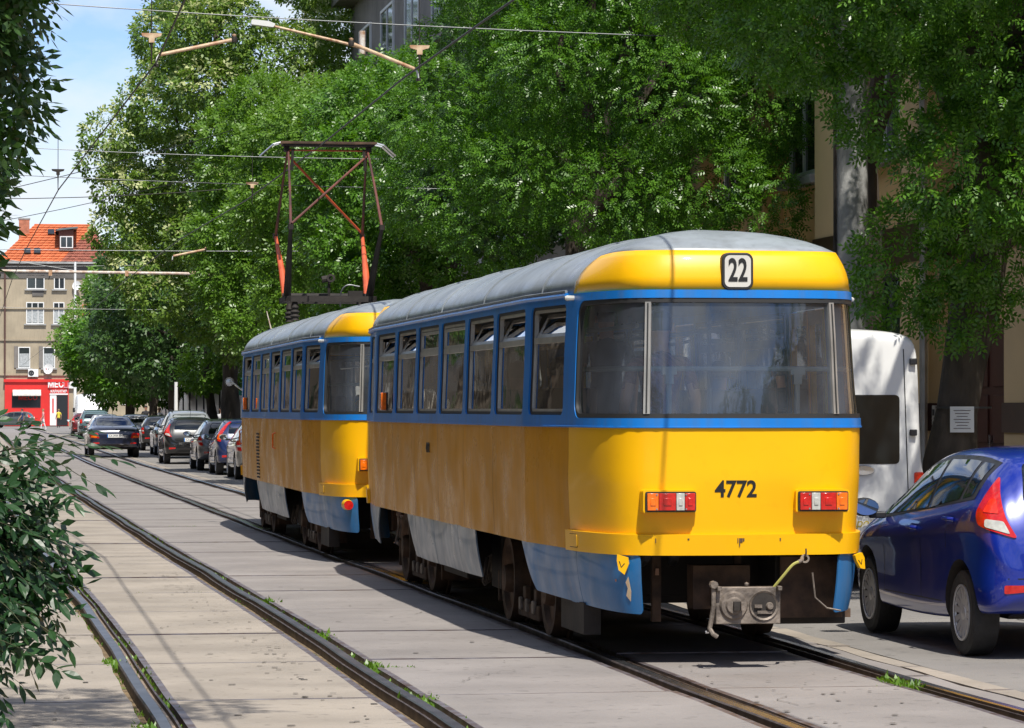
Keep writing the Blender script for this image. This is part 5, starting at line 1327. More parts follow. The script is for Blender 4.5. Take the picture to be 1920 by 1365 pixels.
# grey concrete block further up the street
T = thing('grey_building', 'tall grey rendered block rising behind the trees in the middle of the street', 'building', (0, 0, 0))
GX = 13.3
g = MB(); g.box((GX + 7, 89, 14), (14, 55.8, 28), GREYC); g.obj('wall', T, smooth=0)
for k in range(9):
    y = 64.5 + k * 6.0
    for z in (3.0, 6.5, 10.0, 13.5, 17.5, 21.5):
        window(T, (GX - .02, y, z), 3.2, 2.0, 'x', fm=WFR, div=(1, 1), depth=.05)
for z in (12.0, 15.9, 19.8):
    g = MB(); g.box((GX - .35, 89, z), (.7, 55.9, .55), GREYC); g.obj('ledge', T, smooth=0)
g = MB(); g.box((GX - .55, 89, 17.6), (1.1, 55.86, 2.2), GREYC); g.obj('bay', T, smooth=0)
# low dark shop row
T = thing('shop_row', 'dark shop fronts under the trees beyond the grey block, with a green sign', 'building', (0, 0, 0))
g = MB(); g.box((19.5, 180, 5.5), (12, 110, 11), GREYC); g.obj('wall', T, smooth=0)
for k in range(18):
    y = 128 + k * 6
    g = MB(); g.box((13.45, y, 1.7), (.1, 4.6, 2.9), SHOPD); g.obj('shop_window', T, smooth=0)
    g = MB(); g.prism([(13.44, 3.35), (12.3, 3.0), (12.3, 2.95), (13.44, 3.3)], 'y', y - 2.3, y + 2.3, [SHOPD, mat('awning_cloth', (.35, .3, .2), .8), GREYC][k % 3]); g.obj('awning', T, smooth=0)
g = MB(); g.box((12.6, 154, 2.75), (1.4, .15, .85), mat('green_sign_board', (.02, .16, .10), .5)); g.obj('shop_sign', T, smooth=0)
g = MB(); g.box((12.6, 154, 2.12), (1.4, .12, .30), CONCP); g.obj('sign_strip', T, smooth=0)
g = MB(); g.box((13.0, 162, 5.2), (.5, .9, 2.6), WHITEP); g.obj('hanging_banner', T, smooth=0)

# far corner house with the red shop
HY = 330
FST = mat('old_beige_render', (.40, .335, .235), .9, var=.22, vscale=.35, dark=(.27, .225, .16), streak=.35, streak_col=(.20, .17, .13))
FDK = mat('dark_grey_render', (.13, .12, .11), .9, var=.3, vscale=.8)
TIL1 = mat('orange_roof_tiles', (.56, .15, .055), .8, var=.2, vscale=1.2); TIL2 = mat('brown_red_roof_tiles', (.30, .10, .065), .8, var=.35, vscale=2.5)
SHR = mat('red_shop_paint', (.66, .028, .022), .45, var=.1, vscale=1)
T = thing('corner_house', 'old beige four-storey house with orange tiled roof and red ground-floor shop at the street end', 'building', (0, 0, 0))
g = MB(); g.box((8.85, HY + 5, 7.95), (10.8, 10, 15.9), FST); g.obj('wall', T, smooth=0)
g = MB(); g.box((8.85, HY - .04, 15.05), (10.82, .08, 1.5), FDK); g.obj('eaves_band', T, smooth=0)  # darker band of render along the top of the wall
for z in (5.0, 8.35, 11.4):
    g = MB(); g.box((8.85, HY - .08, z), (10.86, .16, .16), FST); g.obj('string_course', T, smooth=0)
# roof planes with rows of tiles
def plane_tiles(a, b, c, d, rows, colz, m, nm):
    a, b, c, d = map(Vector, (a, b, c, d)); g = MB(); g.add([a, b, c, d], [(0, 1, 2, 3)], m)
    nrm = (b - a).cross(d - a).normalized(); nrm = -nrm if nrm.z < 0 else nrm
    base = g.obj(nm, T, smooth=0); g = MB()
    for r_ in range(rows):
        t0, t1 = r_ / rows, (r_ + 1) / rows
        p0 = a.lerp(d, t0); p1 = b.lerp(c, t0); q0 = a.lerp(d, t1); q1 = b.lerp(c, t1)
        n_ = max(1, int(colz * ((p1 - p0).length / (b - a).length)))
        for k in range(n_):
            u0, u1 = k / n_, (k + .9) / n_
            A, B_, C_, D_ = p0.lerp(p1, u0), p0.lerp(p1, u1), q0.lerp(q1, u1), q0.lerp(q1, u0); l = .09 + .02 * ((k * 7 + r_ * 3) % 3)
            g.add([A + nrm * l, B_ + nrm * l, C_ + nrm * .02, D_ + nrm * .02, A, B_], [(0, 1, 2, 3), (4, 5, 1, 0)], m)
    props(g.obj('roof_tiles', base, smooth=0), kind='stuff')
    return base
E0 = 15.85; RY_ = HY + 5.0; RZ = 19.7
plane_tiles((3.1, HY - .6, E0), (9.3, HY - .6, E0), (12.6, RY_, RZ), (6.9, RY_, RZ), 14, 34, TIL1, 'roof')
plane_tiles((9.3, HY - .6, E0), (14.7, HY - .6, E0), (12.63, RY_, RZ), (12.6, RY_, RZ), 14, 30, TIL2, 'roof')
plane_tiles((14.7, HY - .6, E0), (14.7, HY + 10.6, E0), (12.65, RY_ + .1, RZ), (12.63, RY_, RZ), 14, 30, TIL2, 'roof')
g = MB(); g.add([(3.1, HY + 10.6, E0), (14.7, HY + 10.6, E0), (12.6, RY_, RZ - .01), (6.9, RY_, RZ - .01)], [(0, 1, 2, 3)], TIL1); g.add([(3.1, HY - .6, E0), (3.1, HY + 10.6, E0), (6.9, RY_, RZ - .01)], [(0, 1, 2)], TIL1); g.obj('back_roof', T, smooth=0)
g = MB(); g.tube([(6.9, RY_, RZ + .05), (12.6, RY_, RZ + .05)], .10, TIL1, 6); g.obj('ridge', T)
g = MB()
for k in range(16):
    t = k / 16; p = Vector((12.62, RY_, RZ)).lerp(Vector((13.9, HY - .4, E0 + .5)), t * .75); g.box(p + Vector((.1 * (k % 2), 0, .12)), (.26, .26, .12), WHITEP)
props(g.obj('mortar_patches', T, smooth=0), kind='stuff')
g = MB(); g.box((5.9, HY + 4.2, 19.0), (1.0, 1.4, 2.4), mat('chimney_brick', (.45, .17, .10), .9, var=.3, vscale=3)); g.box((5.9, HY + 4.2, 20.25), (1.15, 1.5, .15), CONCP); g.obj('chimney', T, smooth=0)
g = MB(); g.box((8.85, HY - .62, E0 - .05), (11.6, .16, .2), CONCP); g.obj('roof_gutter', T, smooth=0)
# dormer
g = MB(); g.box((9.9, HY + 2.6, 18.1), (1.35, 3.8, 1.9), mat('dormer_brown', (.14, .05, .035), .8)); dm = g.obj('dormer', T, smooth=0)
g = MB(); g.prism([(8.9, 18.95), (9.1, 19.15), (10.95, 19.35), (11.0, 19.2)], 'y', HY + .3, HY + 4.6, mat('dormer_sheet', (.16, .19, .19), .4, .4)); g.obj('dormer_roof', dm, smooth=0)
window(dm, (9.9, HY + .68, 17.85), 1.25, 1.15, 'y', div=(1, 1))
for x, z, dy in ((8.5, 18.95, 3.7), (9.25, 18.95, 3.7), (6.15, 16.95, .75), (7.1, 16.95, .75)):
    g = MB(); g.box((0, 0, 0), (.62, .9, .10), BGLASS); g.box((0, -.46, 0), (.7, .06, .14), DARK); o = g.obj('skylight', T, smooth=0); o.location = (x, HY + dy, z + .05); o.rotation_euler = (R(34), 0, 0)
for x, w in ((6.93, 1.70), (9.2, 1.05), (12.35, 1.70)):
    window(T, (x, HY, 13.95), w, 1.38, 'y', div=(1, 1) if w < 1.5 or x < 8 else (1, 1, 1), sill=CONCP)
for x, w in ((6.88, 1.72), (9.15, 1.08)):
    window(T, (x, HY, 10.95), w, 2.1, 'y', div=(1, 1, 1) if w > 1.5 else (1, 1), sill=CONCP, curtain=True, transom=.27)
window(T, (12.1, HY, 10.8), 1.4, 2.0, 'y', fm=mat('orange_frame', (.45, .13, .03), .6), div=(1, 1))
for x in (5.85, 8.22):
    window(T, (x, HY, 6.65), 1.15, 2.05, 'y', div=(1,), sill=CONCP, curtain=True)
    g = MB(); g.box((x - .78, HY - .05, 6.7), (.36, .08, 2.1), GREYC); g.obj('shutter', T, smooth=0)
g = MB(); g.box((7.15, HY - .05, 12.85), (1.1, .08, .5), FDK); g.obj('vent_plate', T, smooth=0)
g = MB(); g.box((6.7, HY - .3, 5.15), (.98, .5, .74), WHITEP); ac = g.obj('air_conditioner', T, smooth=0, bevel=.03)
g = MB(); g.lathe([(.13, -.01), (.26, -.01), (.27, .0)], BLACKP, (6.52, HY - .565, 5.15), 'y', 20); g.lathe([(0, -.012), (.10, -.012)], BLACKP, (6.52, HY - .565, 5.15), 'y', 16); g.obj('fan_grille', ac)
for x, z, r in ((8.15, 5.55, .5), (10.85, 13.6, .45)):
    g = MB(); g.lathe([(0, .08), (r * .5, .05), (r, -.04), (r * 1.01, -.02), (r * .5, .07), (0, .10)], WHITEP, axis='y', n=24); g.tube([(0, 0, 0), (.05, .5, -.1)], .03, DARK, 6); o = g.obj('satellite_dish', T); o.location = (x, HY - .5, z); o.rotation_euler = (R(-8), 0, R(-28))
    g = MB(); g.tube([(0, 0, -.35), (0, -.45, -.1)], .02, DARK, 5); g.box((0, -.45, -.08), (.1, .1, .1), RED if x < 9 else DARK); g.obj('dish_arm', o)
g = MB(); g.tube([(4.0, HY - .12, 4.3), (4.0, HY - .12, 15.6)], .09, mat('brown_pipe', (.10, .05, .04), .6), 8); g.obj('drainpipe', T)
g = MB(); g.tube([(13.8, HY - .12, .3), (13.8, HY - .12, 15.6)], .10, WHITEP, 8); g.obj('drainpipe', T)
# red shop
g = MB(); g.box((7.05, HY - .16, 2.3), (6.1, .32, 4.5), SHR); fr = g.obj('shop_front', T, smooth=0)
g = MB(); g.box((7.05, HY - .30, 4.42), (6.3, .40, .28), SHR); g.obj('shop_cornice', fr, smooth=0)
for k in range(13):
    g = MB(); g.box((4.25 + k * .46 + (0.02 if k % 2 else 0), HY - .325, 3.75 if k < 8 else 2.3), (.03, .03, 1.0 if k < 8 else 4.2), SHR); g.obj('panel_rib', fr, smooth=0) if k not in (9, 10, 11) else None
g = MB(); g.box((6.05, HY - .34, 2.55), (2.75, .05, 1.45), BGLASS); g.obj('shop_window', fr, smooth=0)
g = MB(); g.prism([(HY - .35, 3.55), (HY - 1.05, 3.05), (HY - 1.05, 2.95), (HY - .35, 3.45)], 'x', 4.75, 7.45, mat('white_awning', (.6, .57, .52), .8, var=.4, vscale=5)); g.obj('awning', fr, smooth=0)
lettering('window_lettering', fr, 'МЕСО', (6.2, HY - .38, 2.75), (R(90), 0, 0), .62, RED, bold=.01)
g = MB(); g.box((9.5, HY - .36, 1.55), (1.05, .06, 2.9), SHOPD); g.obj('doorway', fr, smooth=0)
g = MB(); g.box((8.62, HY - .40, 1.55), (.62, .08, 2.9), WHITEP); g.box((8.6, HY - .45, 2.0), (.14, .02, 1.4), SHR); g.obj('door', fr, smooth=0)
g = MB(); g.box((9.15, HY - .42, 3.12), (1.75, .10, .14), WHITEP); g.obj('lintel', fr, smooth=0)
g = MB(); g.box((9.1, HY - .40, 4.05), (1.75, .10, .75), SHR); sg_ = g.obj('shop_sign', fr, smooth=0)
lettering('sign_lettering', sg_, 'МЕС', (8.85, HY - .47, 4.05), (R(90), 0, 0), .86, WHITEP, bold=.03, sx=.8)
g = MB(); g.box((9.85, HY - .46, 4.05), (.46, .04, .66), mat('pink_emblem', (.6, .25, .28), .5)); g.box((9.85, HY - .49, 4.05), (.30, .03, .40), SHR); g.obj('sign_emblem', sg_, smooth=0)
g = MB(); g.box((9.15, HY - .40, 3.38), (1.35, .10, .40), SHR); s2_ = g.obj('shop_sign', fr, smooth=0)
lettering('sign_lettering', s2_, 'КАРАНТИЯ', (9.15, HY - .47, 3.38), (R(90), 0, 0), .34, WHITEP, bold=.012, sx=.85)
g = MB(); g.box((10.45, HY - .2, 4.0), (1.0, .2, .65), WHITEP); g.box((10.5, HY - .32, 4.0), (.2, .03, .2), INK); g.obj('side_sign', T, smooth=0)
# low neighbour at the left of the corner house
T = thing('white_building', 'pale building edge at the extreme left, beside the corner house', 'building', (0, 0, 0))
g = MB(); g.box((-4.6, HY + 6, 6.8), (16, 10, 13.6), WHITEP); g.obj('wall', T, smooth=0)
for k in range(4):
    for z in (6, 9.5): window(T, (-10 + k * 3.2, HY + 1, z), 1.3, 1.8, 'y', div=(1, 1))

# ---------------------------------------------------------------- poles
def mast(label, x, y, h, r, m, name='mast'):
    T = thing(name, label, 'pole', (x, y, .1)); g = MB(); g.tube([(0, 0, 0), (0, 0, h)], [r * 1.1, r * .85], m, 14); g.obj('shaft', T); g = MB(); g.lathe([(r * 1.6, 0), (r * 1.6, .08), (r * 1.15, .12)], m, n=14); g.obj('foot', T); return T
m_ = mast('thick grey concrete mast dappled with leaf shade behind the white parked van', 9.35, 35.0, 8.2, .17, CONCP)
g = MB(); g.box((-.17, -.02, 2.0), (.05, .12, .3), ALU); g.obj('terminal_box', m_, smooth=0)
g = MB(); g.tube([(-.19, 0, .2), (-.19, 0, 7)], .02, DARK, 6); g.obj('cable', m_)
L_ = mast('white-topped street lamp pole rising out of the trees at the top of the picture', 9.25, 79, 10.5, .085, WHROD, 'street_lamp')
g = MB(); g.tube([(0, 0, 10.1), (-.6, 0, 10.25), (-2.2, 0, 10.6)], [.04, .035, .03], CREAM, 8); arm = g.obj('lamp_arm', L_)
g = MB(); g.prism(round_poly([(-2.62, 10.60), (-2.1, 10.54), (-2.05, 10.62), (-2.2, 10.68), (-2.6, 10.72)], .02), 'y', -.12, .12, WHITEP); g.obj('lamp_head', L_)
g = MB(); g.box((0, 0, 9.9), (.28, .28, .10), DARK); g.obj('clamp', L_, smooth=0)
mast('tall pale steel mast in front of the corner house', 8.28, 255, 12.6, .10, WHITEP)
mast('white-painted post on the pavement between the far tree trunks', 9.3, 150, 2.8, .09, WHITEP, 'post')
mast('left kerb mast carrying the overhead wires, hidden by leaves', -4.1, 99, 7.2, .11, CONCP)

# ---------------------------------------------------------------- overhead wires
def wire(name, label, pts, r, m=WIREM, sub=1, cat='wire', group=None):
    g = MB(); g.tube(pts, r, m, 6); o = g.obj(name, smooth=40); return props(o, label, cat, group)
def cw(xs, y, z): return (xs, y, z)
cR = [(RT + .05, -30, 5.42), (5.05, 12, 5.42), (4.86, 24, 5.36), (4.72, 36.5, 5.32), (4.95, 47.5, 5.42), (4.95, 60, 5.42), (4.7, 75, 5.45), (4.65, 99, 5.45), (4.9, 130, 5.5), (5.0, 200, 5.5), (5.1, 300, 5.5)]
cL = [(LT - .1, -30, 5.42), (1.85, 20, 5.40), (2.02, 36, 5.40), (1.60, 58, 5.45), (1.45, 80, 5.45), (1.40, 99, 5.45), (1.5, 140, 5.5), (1.7, 300, 5.5)]
wire('contact_wire', 'dark contact wire above the right track, touching the raised pantograph', cR, .011)
wire('contact_wire', 'dark contact wire rising steeply across the open sky above the left track', cL, .011)
def sag(a, b, s, n=12): return [tuple(Vector(a).lerp(Vector(b), k / n) + Vector((0, 0, -s * 4 * (k / n) * (1 - k / n)))) for k in range(n + 1)]
spans = [('grey span wire crossing the top of the picture with two slanting rods', 36.2, (-4.0, 6.35), (9.2, 5.78), .12),
         ('upper grey span wire level with the pantograph head', 58.0, (-4.0, 6.45), (9.2, 6.05), .15),
         ('lower grey span wire just under the level of the pantograph head', 58.3, (-4.0, 5.95), (9.2, 5.55), .10),
         ('thin span wire crossing beside the short cream rod over the far rails', 85.0, (-4.0, 5.75), (9.2, 5.70), .05),
         ('thin wire crossing low in front of the upper windows of the corner house', 150.0, (-4.0, 6.4), (9.2, 6.1), .1),
         ('thin wire crossing in front of the orange roof', 140.0, (-4.0, 7.6), (9.2, 7.7), .1)]
for lb, y, (x0, z0), (x1, z1), s_ in spans: wire('span_wire', lb, sag((x0, y, z0), (x1, y, z1), s_), .006 if y < 60 else .009, SPANW, group='span wires across the street')
for lb, pts in (('thin cable slanting from the left mast up to the linden tree', sag((-4, 99, 7.0), (9.2, 79, 9.2), .3)), ('thin cable running from the left up to the grey block through the linden crown', sag((-2, 110, 7.2), (13, 90, 10.0), .4)), ('thin cable sagging towards the lamp pole in front of the sky', sag((-4, 75, 6.4), (9.2, 79, 7.2), .3))):
    wire('cable', lb, pts, .010, WIREM)
def rod(label, a, b, r, m=CREAM, clampz=.05):
    a, b = Vector(a), Vector(b); T = thing('registration_rod', label, 'rod', a); g = MB(); g.tube([(0, 0, 0), b - a], r, m, 10); g.obj('tube', T)
    g = MB(); g.lathe([(0, -.03), (.028, -.03), (.035, 0), (.028, .03), (0, .03)], DARK, axis='z', n=10); g.lathe([(0, .03), (.02, .03), (.026, .05), (0, .06)], CREAM, axis='z', n=10); g.obj('insulator', T)
    d = (b - a); g = MB(); g.tube([d, d + Vector((.02 if d.x > 0 else -.02, 0, -.03)), d + Vector((.03 if d.x > 0 else -.03, 0, -.10))], .012, WHITEP, 6); g.box(d + Vector((.03 if d.x > 0 else -.03, 0, -.11)), (.05, .05, .03), DARK); g.obj('end_clamp', T)
rod('cream rod slanting down to the left contact wire in the open sky', (2.86, 36.2, 5.68), (2.06, 36.2, 5.50), .020)
rod('rusty cream rod slanting down to the right above the leading tram', (4.12, 36.2, 5.66), (4.83, 36.3, 5.40), .020)
rod('short cream rod over the far rails in front of the linden tree', (6.0, 85, 5.72), (5.2, 85, 5.55), .028)
for lb, x, y, z in (('cream insulator plate hanging from the span wire against the sky', 1.98, 36.2, 5.70), ('cream insulator plate hanging from the span wire right of the slanting rod', 4.86, 36.2, 5.62), ('small dark insulator on the lower span wire at far left', 1.60, 58.3, 5.79), ('cream insulator plate left of the pantograph on the lower span wire', 4.92, 58.3, 5.60)):
    T = thing('hanger_insulator', lb, 'insulator', (x, y, z)); g = MB(); g.prism([(-.11, .03), (-.10, .0), (-.03, -.02), (-.03, -.07), (.03, -.07), (.03, -.02), (.10, .0), (.11, .03)], 'y', -.02, .02, CREAM if 'cream' in lb else DARK); g.obj('plate', T, smooth=0)
    g = MB(); g.tube([(0, 0, -.07), (0, 0, -.13), (.0, 0, -.30 if y < 50 else -.35)], [.018, .012, .006], DARK, 6); g.tube([(0, 0, .03), (0, 0, .55)], .006, DARK, 5); g.obj('drop_wire', T)
T = thing('bracket_arm', 'long white horizontal pipe reaching over the far rails in front of the corner house', 'pole', (1.35, 99, 5.66)); g = MB(); g.tube([(-5.4, 0, .10), (5.75, 0, 0)], .042, WHROD, 10); g.obj('tube', T)
g = MB(); g.tube([(-5.4, 0, 1.2), (2.0, 0, .05)], .012, SPANW, 6); g.obj('stay', T)
for x in (1.15, 3.35, 5.3):
    g = MB(); g.box((x, 0, .0), (.10, .12, .16), CREAM); g.tube([(x, 0, -.05), (x - .05, 0, -.2)], .012, DARK, 6); g.obj('clamp', T, smooth=0)

# the far side of the street and the street behind the camera: out of frame, mirrored in paint and glass
DARKB = mat('dark_brown_render', (.13, .10, .07), .85, var=.3)
T = thing('street_building', 'brown rendered building along the left pavement, outside the frame', 'building', (0, 0, 0))
g = MB(); g.box((-14, 130, 7), (10, 250, 14), DARKB); g.obj('wall', T, smooth=0)
for k in range(20):
    for z in (2.2, 6, 9.6):
        g = MB(); g.box((-8.98, 16 + k * 6.2, z), (.08, 2.2, 1.9), BGLASS); g.obj('window', T, smooth=0)
T = thing('street_building', 'unseen low building added behind the camera for dark reflections', 'building', (0, 0, 0))
g = MB(); g.box((3, -64, 4.5), (60, 8, 9), GREYC); g.obj('wall', T, smooth=0)  # added block, kept low: darkens upright reflections, leaves sky above
for k in range(14):
    for z in (2.2, 6): g = MB(); g.box((-22 + k * 3.6, -59.97, z), (1.4, .08, 1.7), BGLASS); g.obj('window', T, smooth=0)
T = thing('street_building', 'row of houses behind the camera on the right, outside the frame', 'building', (0, 0, 0))
g = MB(); g.box((24, -16, 4.0), (10, 84, 8), STUC); g.obj('wall', T, smooth=0)

T = thing('far_house', 'plain pale house far behind the trees, right of the corner house', 'building', (0, 0, 0))
g = MB(); g.box((38, 372, 6), (46, 10, 12), FST); g.obj('wall', T, smooth=0)
for k in range(12):
    for z in (3, 6.5, 10): window(T, (17.5 + k * 3.6, 367, z), 1.3, 1.7, 'y', div=(1, 1))

# ---------------------------------------------------------------- trees
def unit(v): return v / np.maximum(np.linalg.norm(v, axis=-1, keepdims=True), 1e-9)
def sprig_template(n_pairs, L_, lw, ll):
    q = []
    for k in range(n_pairs):
        t = (k + 1) / (n_pairs + .6)
        for s_ in (-1, 1):
            b = np.array([0, t * L_, 0]); d = unit(np.array([s_ * .85, .55, -.18])); w = unit(np.array([-d[1] * s_, d[0] * s_, 0.0]) * s_)
            w = np.cross(d, [0, 0, 1.0]); w = unit(w); l = ll * (1 - .25 * abs(t - .5))
            q.append([b, b + d * l * .5 + w * lw * .5 + np.array([0, 0, .0]), b + d * l + np.array([0, 0, -.1 * l]), b + d * l * .5 - w * lw * .5])
    b = np.array([0, L_, 0]); d = np.array([0, 1.0, -.1]); w = np.array([1.0, 0, 0]); q.append([b, b + d * ll * .5 + w * lw * .5, b + d * ll, b + d * ll * .5 - w * lw * .5])
    return np.array(q)      # (k,4,3)
def place(tmpl, pos, axis, nrm, scale):
    # rotate template: y -> axis, z -> nrm
    y = unit(axis); z = unit(nrm - (nrm * y).sum(1, keepdims=True) * y); x = np.cross(y, z)
    Rm = np.stack([x, y, z], axis=2)      # (n,3,3) columns
    V = np.einsum('nij,kqj->nkqi', Rm, tmpl) * scale[:, None, None, None] + pos[:, None, None, :]
    return V.reshape(-1, tmpl.shape[1], 3)
def lobes_for(center, rad, n, lr, seed, low=-.75, spread=.86):
    r = np.random.default_rng(seed); out = []
    for i in range(n):
        for _ in range(60):
            d = unit(r.normal(size=3)); 
            if d[2] > low: break
        c = np.array(center) + d * np.array(rad) * spread * r.uniform(.80, 1.02); out.append((c, r.uniform(*lr)))
    return out
def billow(center, rad, n, rr_, seed, low=-.8):
    r = np.random.default_rng(seed); out = []
    for i in range(n):
        z = 1 - 2 * (i + .5) / n; 
        if z < low: continue
        a = i * 2.39996 + seed; q = sqrt(1 - z * z); d = unit(np.array([q * cos(a), q * sin(a), z]) + r.normal(size=3) * .12)
        out.append((np.array(center) + d * np.array(rad) * r.uniform(.88, 1.08), rr_ * r.uniform(.78, 1.22)))
    return out
def crown(parent, lobes, n_sprig, tmpl, leaf_m, seed, droop=.35, name='crown', view=None, bloom=None, scale=(.8, 1.2), inner=.25):
    r = np.random.default_rng(seed)
    C_ = np.array([l[0] for l in lobes]); R_ = np.array([l[1] for l in lobes]); w = R_ ** 2 / (R_ ** 2).sum()
    pos = []; ax = []
    need = n_sprig
    while need > 0:
        m = need * 3
        li = r.choice(len(lobes), m, p=w); d = unit(r.normal(size=(m, 3)))
        rr = np.where(r.random(m) < inner, r.uniform(.5, .86, m), r.uniform(.88, 1.06, m) + (r.random(m) < .06) * .12)
        p = C_[li] + d * (R_[li] * rr)[:, None] * np.array([1, 1, .85])
        # drop points deep inside another lobe
        keep = np.ones(m, bool)
        for c, q in zip(C_, R_): keep &= np.linalg.norm((p - c) / np.array([1, 1, .85]), axis=1) > q * .80
        if view is not None:      # far side of the crown carries fewer sprigs
            vd = unit(np.array(view) - C_[li]); fr = (d * vd).sum(1); keep &= (fr > -.25) | (r.random(m) < .22)
        p, d = p[keep][:need], d[keep][:need]; pos.append(p); ax.append(d); need -= len(p)
    pos = np.concatenate(pos); d = np.concatenate(ax); n = len(pos)
    a = unit(d * .8 + np.array([0, 0, .25 - droop]) + r.normal(size=(n, 3)) * .5); nz_ = unit(d * 1.15 + np.array([0, -.25, .45]) + r.normal(size=(n, 3)) * .42)
    V = place(tmpl, pos, a, nz_, r.uniform(*scale, n)); k = tmpl.shape[0]
    mats = [leaf_m]; mi = None
    if bloom is not None:
        bm_, frac, zmin = bloom; mats.append(bm_); clump = np.sin(pos[:, 0] * 1.9 + seed) + np.sin(pos[:, 1] * 1.3) + np.sin(pos[:, 2] * 2.1)
        sel = (r.random(n) < frac * (1 + clump * .5)) & (d[:, 2] > zmin); mi = np.repeat(sel.astype(np.int32), k)
    return props(quads_mesh(name, V, mats, mi, parent), kind=None)
def trunk_mesh(parent, base, top, r0, r1, lobes, seed, m=BARK, limbs=8, bend=.25, bumps=True):
    r = random.Random(seed); b, t = Vector(base), Vector(top); n = 9; pts = []; rad = []
    for k in range(n + 1):
        f = k / n; p = b.lerp(t, f) + Vector((sin(f * 3.2 + seed) * bend * f, cos(f * 2.7 + seed) * bend * f * .6, 0)); pts.append(p)
        rad.append((r0 + (r1 - r0) * f) * (1.0 + (.16 * sin(f * 17 + seed) if bumps else 0)) * (1.35 if k == 0 else 1))
    g = MB(); g.tube(pts, rad, m, 14); g.obj('trunk', parent)
    sel = sorted(lobes, key=lambda l: -l[1])[:limbs]
    for c, q in sel:
        s0 = pts[-1 - r.randint(0, 3)]; c = Vector(c); mid = s0.lerp(c, .5) + Vector((r.uniform(-.3, .3), r.uniform(-.3, .3), r.uniform(-.1, .4)))
        g = MB(); g.tube(catmull3([s0, mid, c], 4), [r1 * .75 - r1 * .6 * i / 8 for i in range(9)], m, 7); g.obj('limb', parent)
def catmull3(P, n):
    P = [Vector(p) for p in P]; out = []
    for i in range(len(P) - 1):
        p0 = P[i - 1] if i > 0 else P[0] * 2 - P[1]; p1, p2 = P[i], P[i + 1]; p3 = P[i + 2] if i + 2 < len(P) else P[-1] * 2 - P[-2]
        for k in range(n):
            t = k / n; out.append(0.5 * ((2 * p1) + (p2 - p0) * t + (2 * p0 - 5 * p1 + 4 * p2 - p3) * t * t + (3 * p1 - p0 - 3 * p2 + p3) * t ** 3))
    out.append(P[-1]); return out
A1 = sprig_template(3, .13, .022, .052)      # ash sprays, nearest trees
A2 = sprig_template(2, .16, .040, .085)
A3 = sprig_template(1, .17, .075, .14)
A4 = sprig_template(1, .26, .13, .26)
EYE = (0, 0, 1.7)
GT = 'street trees along the right pavement'
def tree(name, label, base, top, r0, r1, lobes, ns, tm, m, seed, group=GT, view=EYE, bloom=None, droop=.35, limbs=8, scale=(.8, 1.2), bend=.25, inner=.25):
    T = thing(name, label, 'tree', (0, 0, 0), 0, group)
    trunk_mesh(T, base, top, r0, r1, lobes, seed, limbs=limbs, bend=bend)
    crown(T, lobes, ns, tm, m, seed, droop, view=view, bloom=bloom, scale=scale, inner=inner); return T
V = lambda *a: np.array(a, float)
# 1: nearest tree at the right edge; crown hangs low over the pavement
L1 = billow((9.9, 34.4, 7.3), (2.1, 2.5, 2.4), 44, .74, 11, low=-.62) + [(V(8.0, 31.8, 5.5), .7), (V(8.9, 31.5, 4.75), .65), (V(9.6, 31.2, 4.0), .7), (V(10.3, 31.6, 4.1), .75), (V(7.6, 32.0, 6.4), .75), (V(8.7, 31.1, 5.75), .7), (V(9.9, 30.8, 5.1), .75), (V(10.7, 31.2, 5.0), .7), (V(9.35, 32.4, 3.25), .55), (V(10.0, 32.0, 3.35), .6), (V(9.15, 32.6, 2.9), .35), (V(9.75, 32.3, 2.72), .36), (V(11.2, 31.8, 4.4), 1.1), (V(9.3, 30.7, 6.3), 1.0), (V(8.2, 30.9, 7.0), .9), (V(8.4, 27.0, 6.4), .9), (V(9.2, 27.2, 6.7), .9), (V(7.7, 27.3, 7.2), .8), (V(8.6, 27.2, 7.6), .7)]
tree('street_tree', 'nearest ash tree at right, low crown around a knobbly dark trunk above the blue hatchback', (9.78, 33.2, .1), (10.45, 33.2, 4.9), .26, .20, L1, 44000, A1, LEAF1, 11, bend=.22, scale=(1.05, 1.5))
# 2: big round ash behind the roof of the trailer
L2 = billow((10.1, 52.0, 7.5), (2.5, 2.9, 3.1), 58, .80, 22) + [(V(7.1, 50.6, 6.2), .85), (V(7.3, 50.8, 5.0), .8), (V(7.0, 51.4, 5.2), .85), (V(8.4, 49.6, 5.3), .9), (V(9.6, 49.3, 4.9), .9), (V(10.8, 49.5, 5.2), .9), (V(8.6, 49.0, 6.9), .8), (V(10.2, 49.0, 6.4), .85), (V(9.3, 48.9, 8.0), .85), (V(11.2, 49.3, 7.6), .9), (V(8.6, 49.8, 8.7), .8), (V(7.9, 50.4, 4.5), .75), (V(10.2, 50.2, 4.1), .7), (V(11.6, 50.0, 4.8), .9), (V(11.9, 50, 6.6), 1.1)]
tree('street_tree', 'large round-headed ash tree behind the roof of the trailer, right of the pantograph', (9.85, 52.6, .1), (9.6, 52.4, 5.2), .24, .18, L2, 42000, A1, LEAF1, 22, scale=(1.05, 1.5))
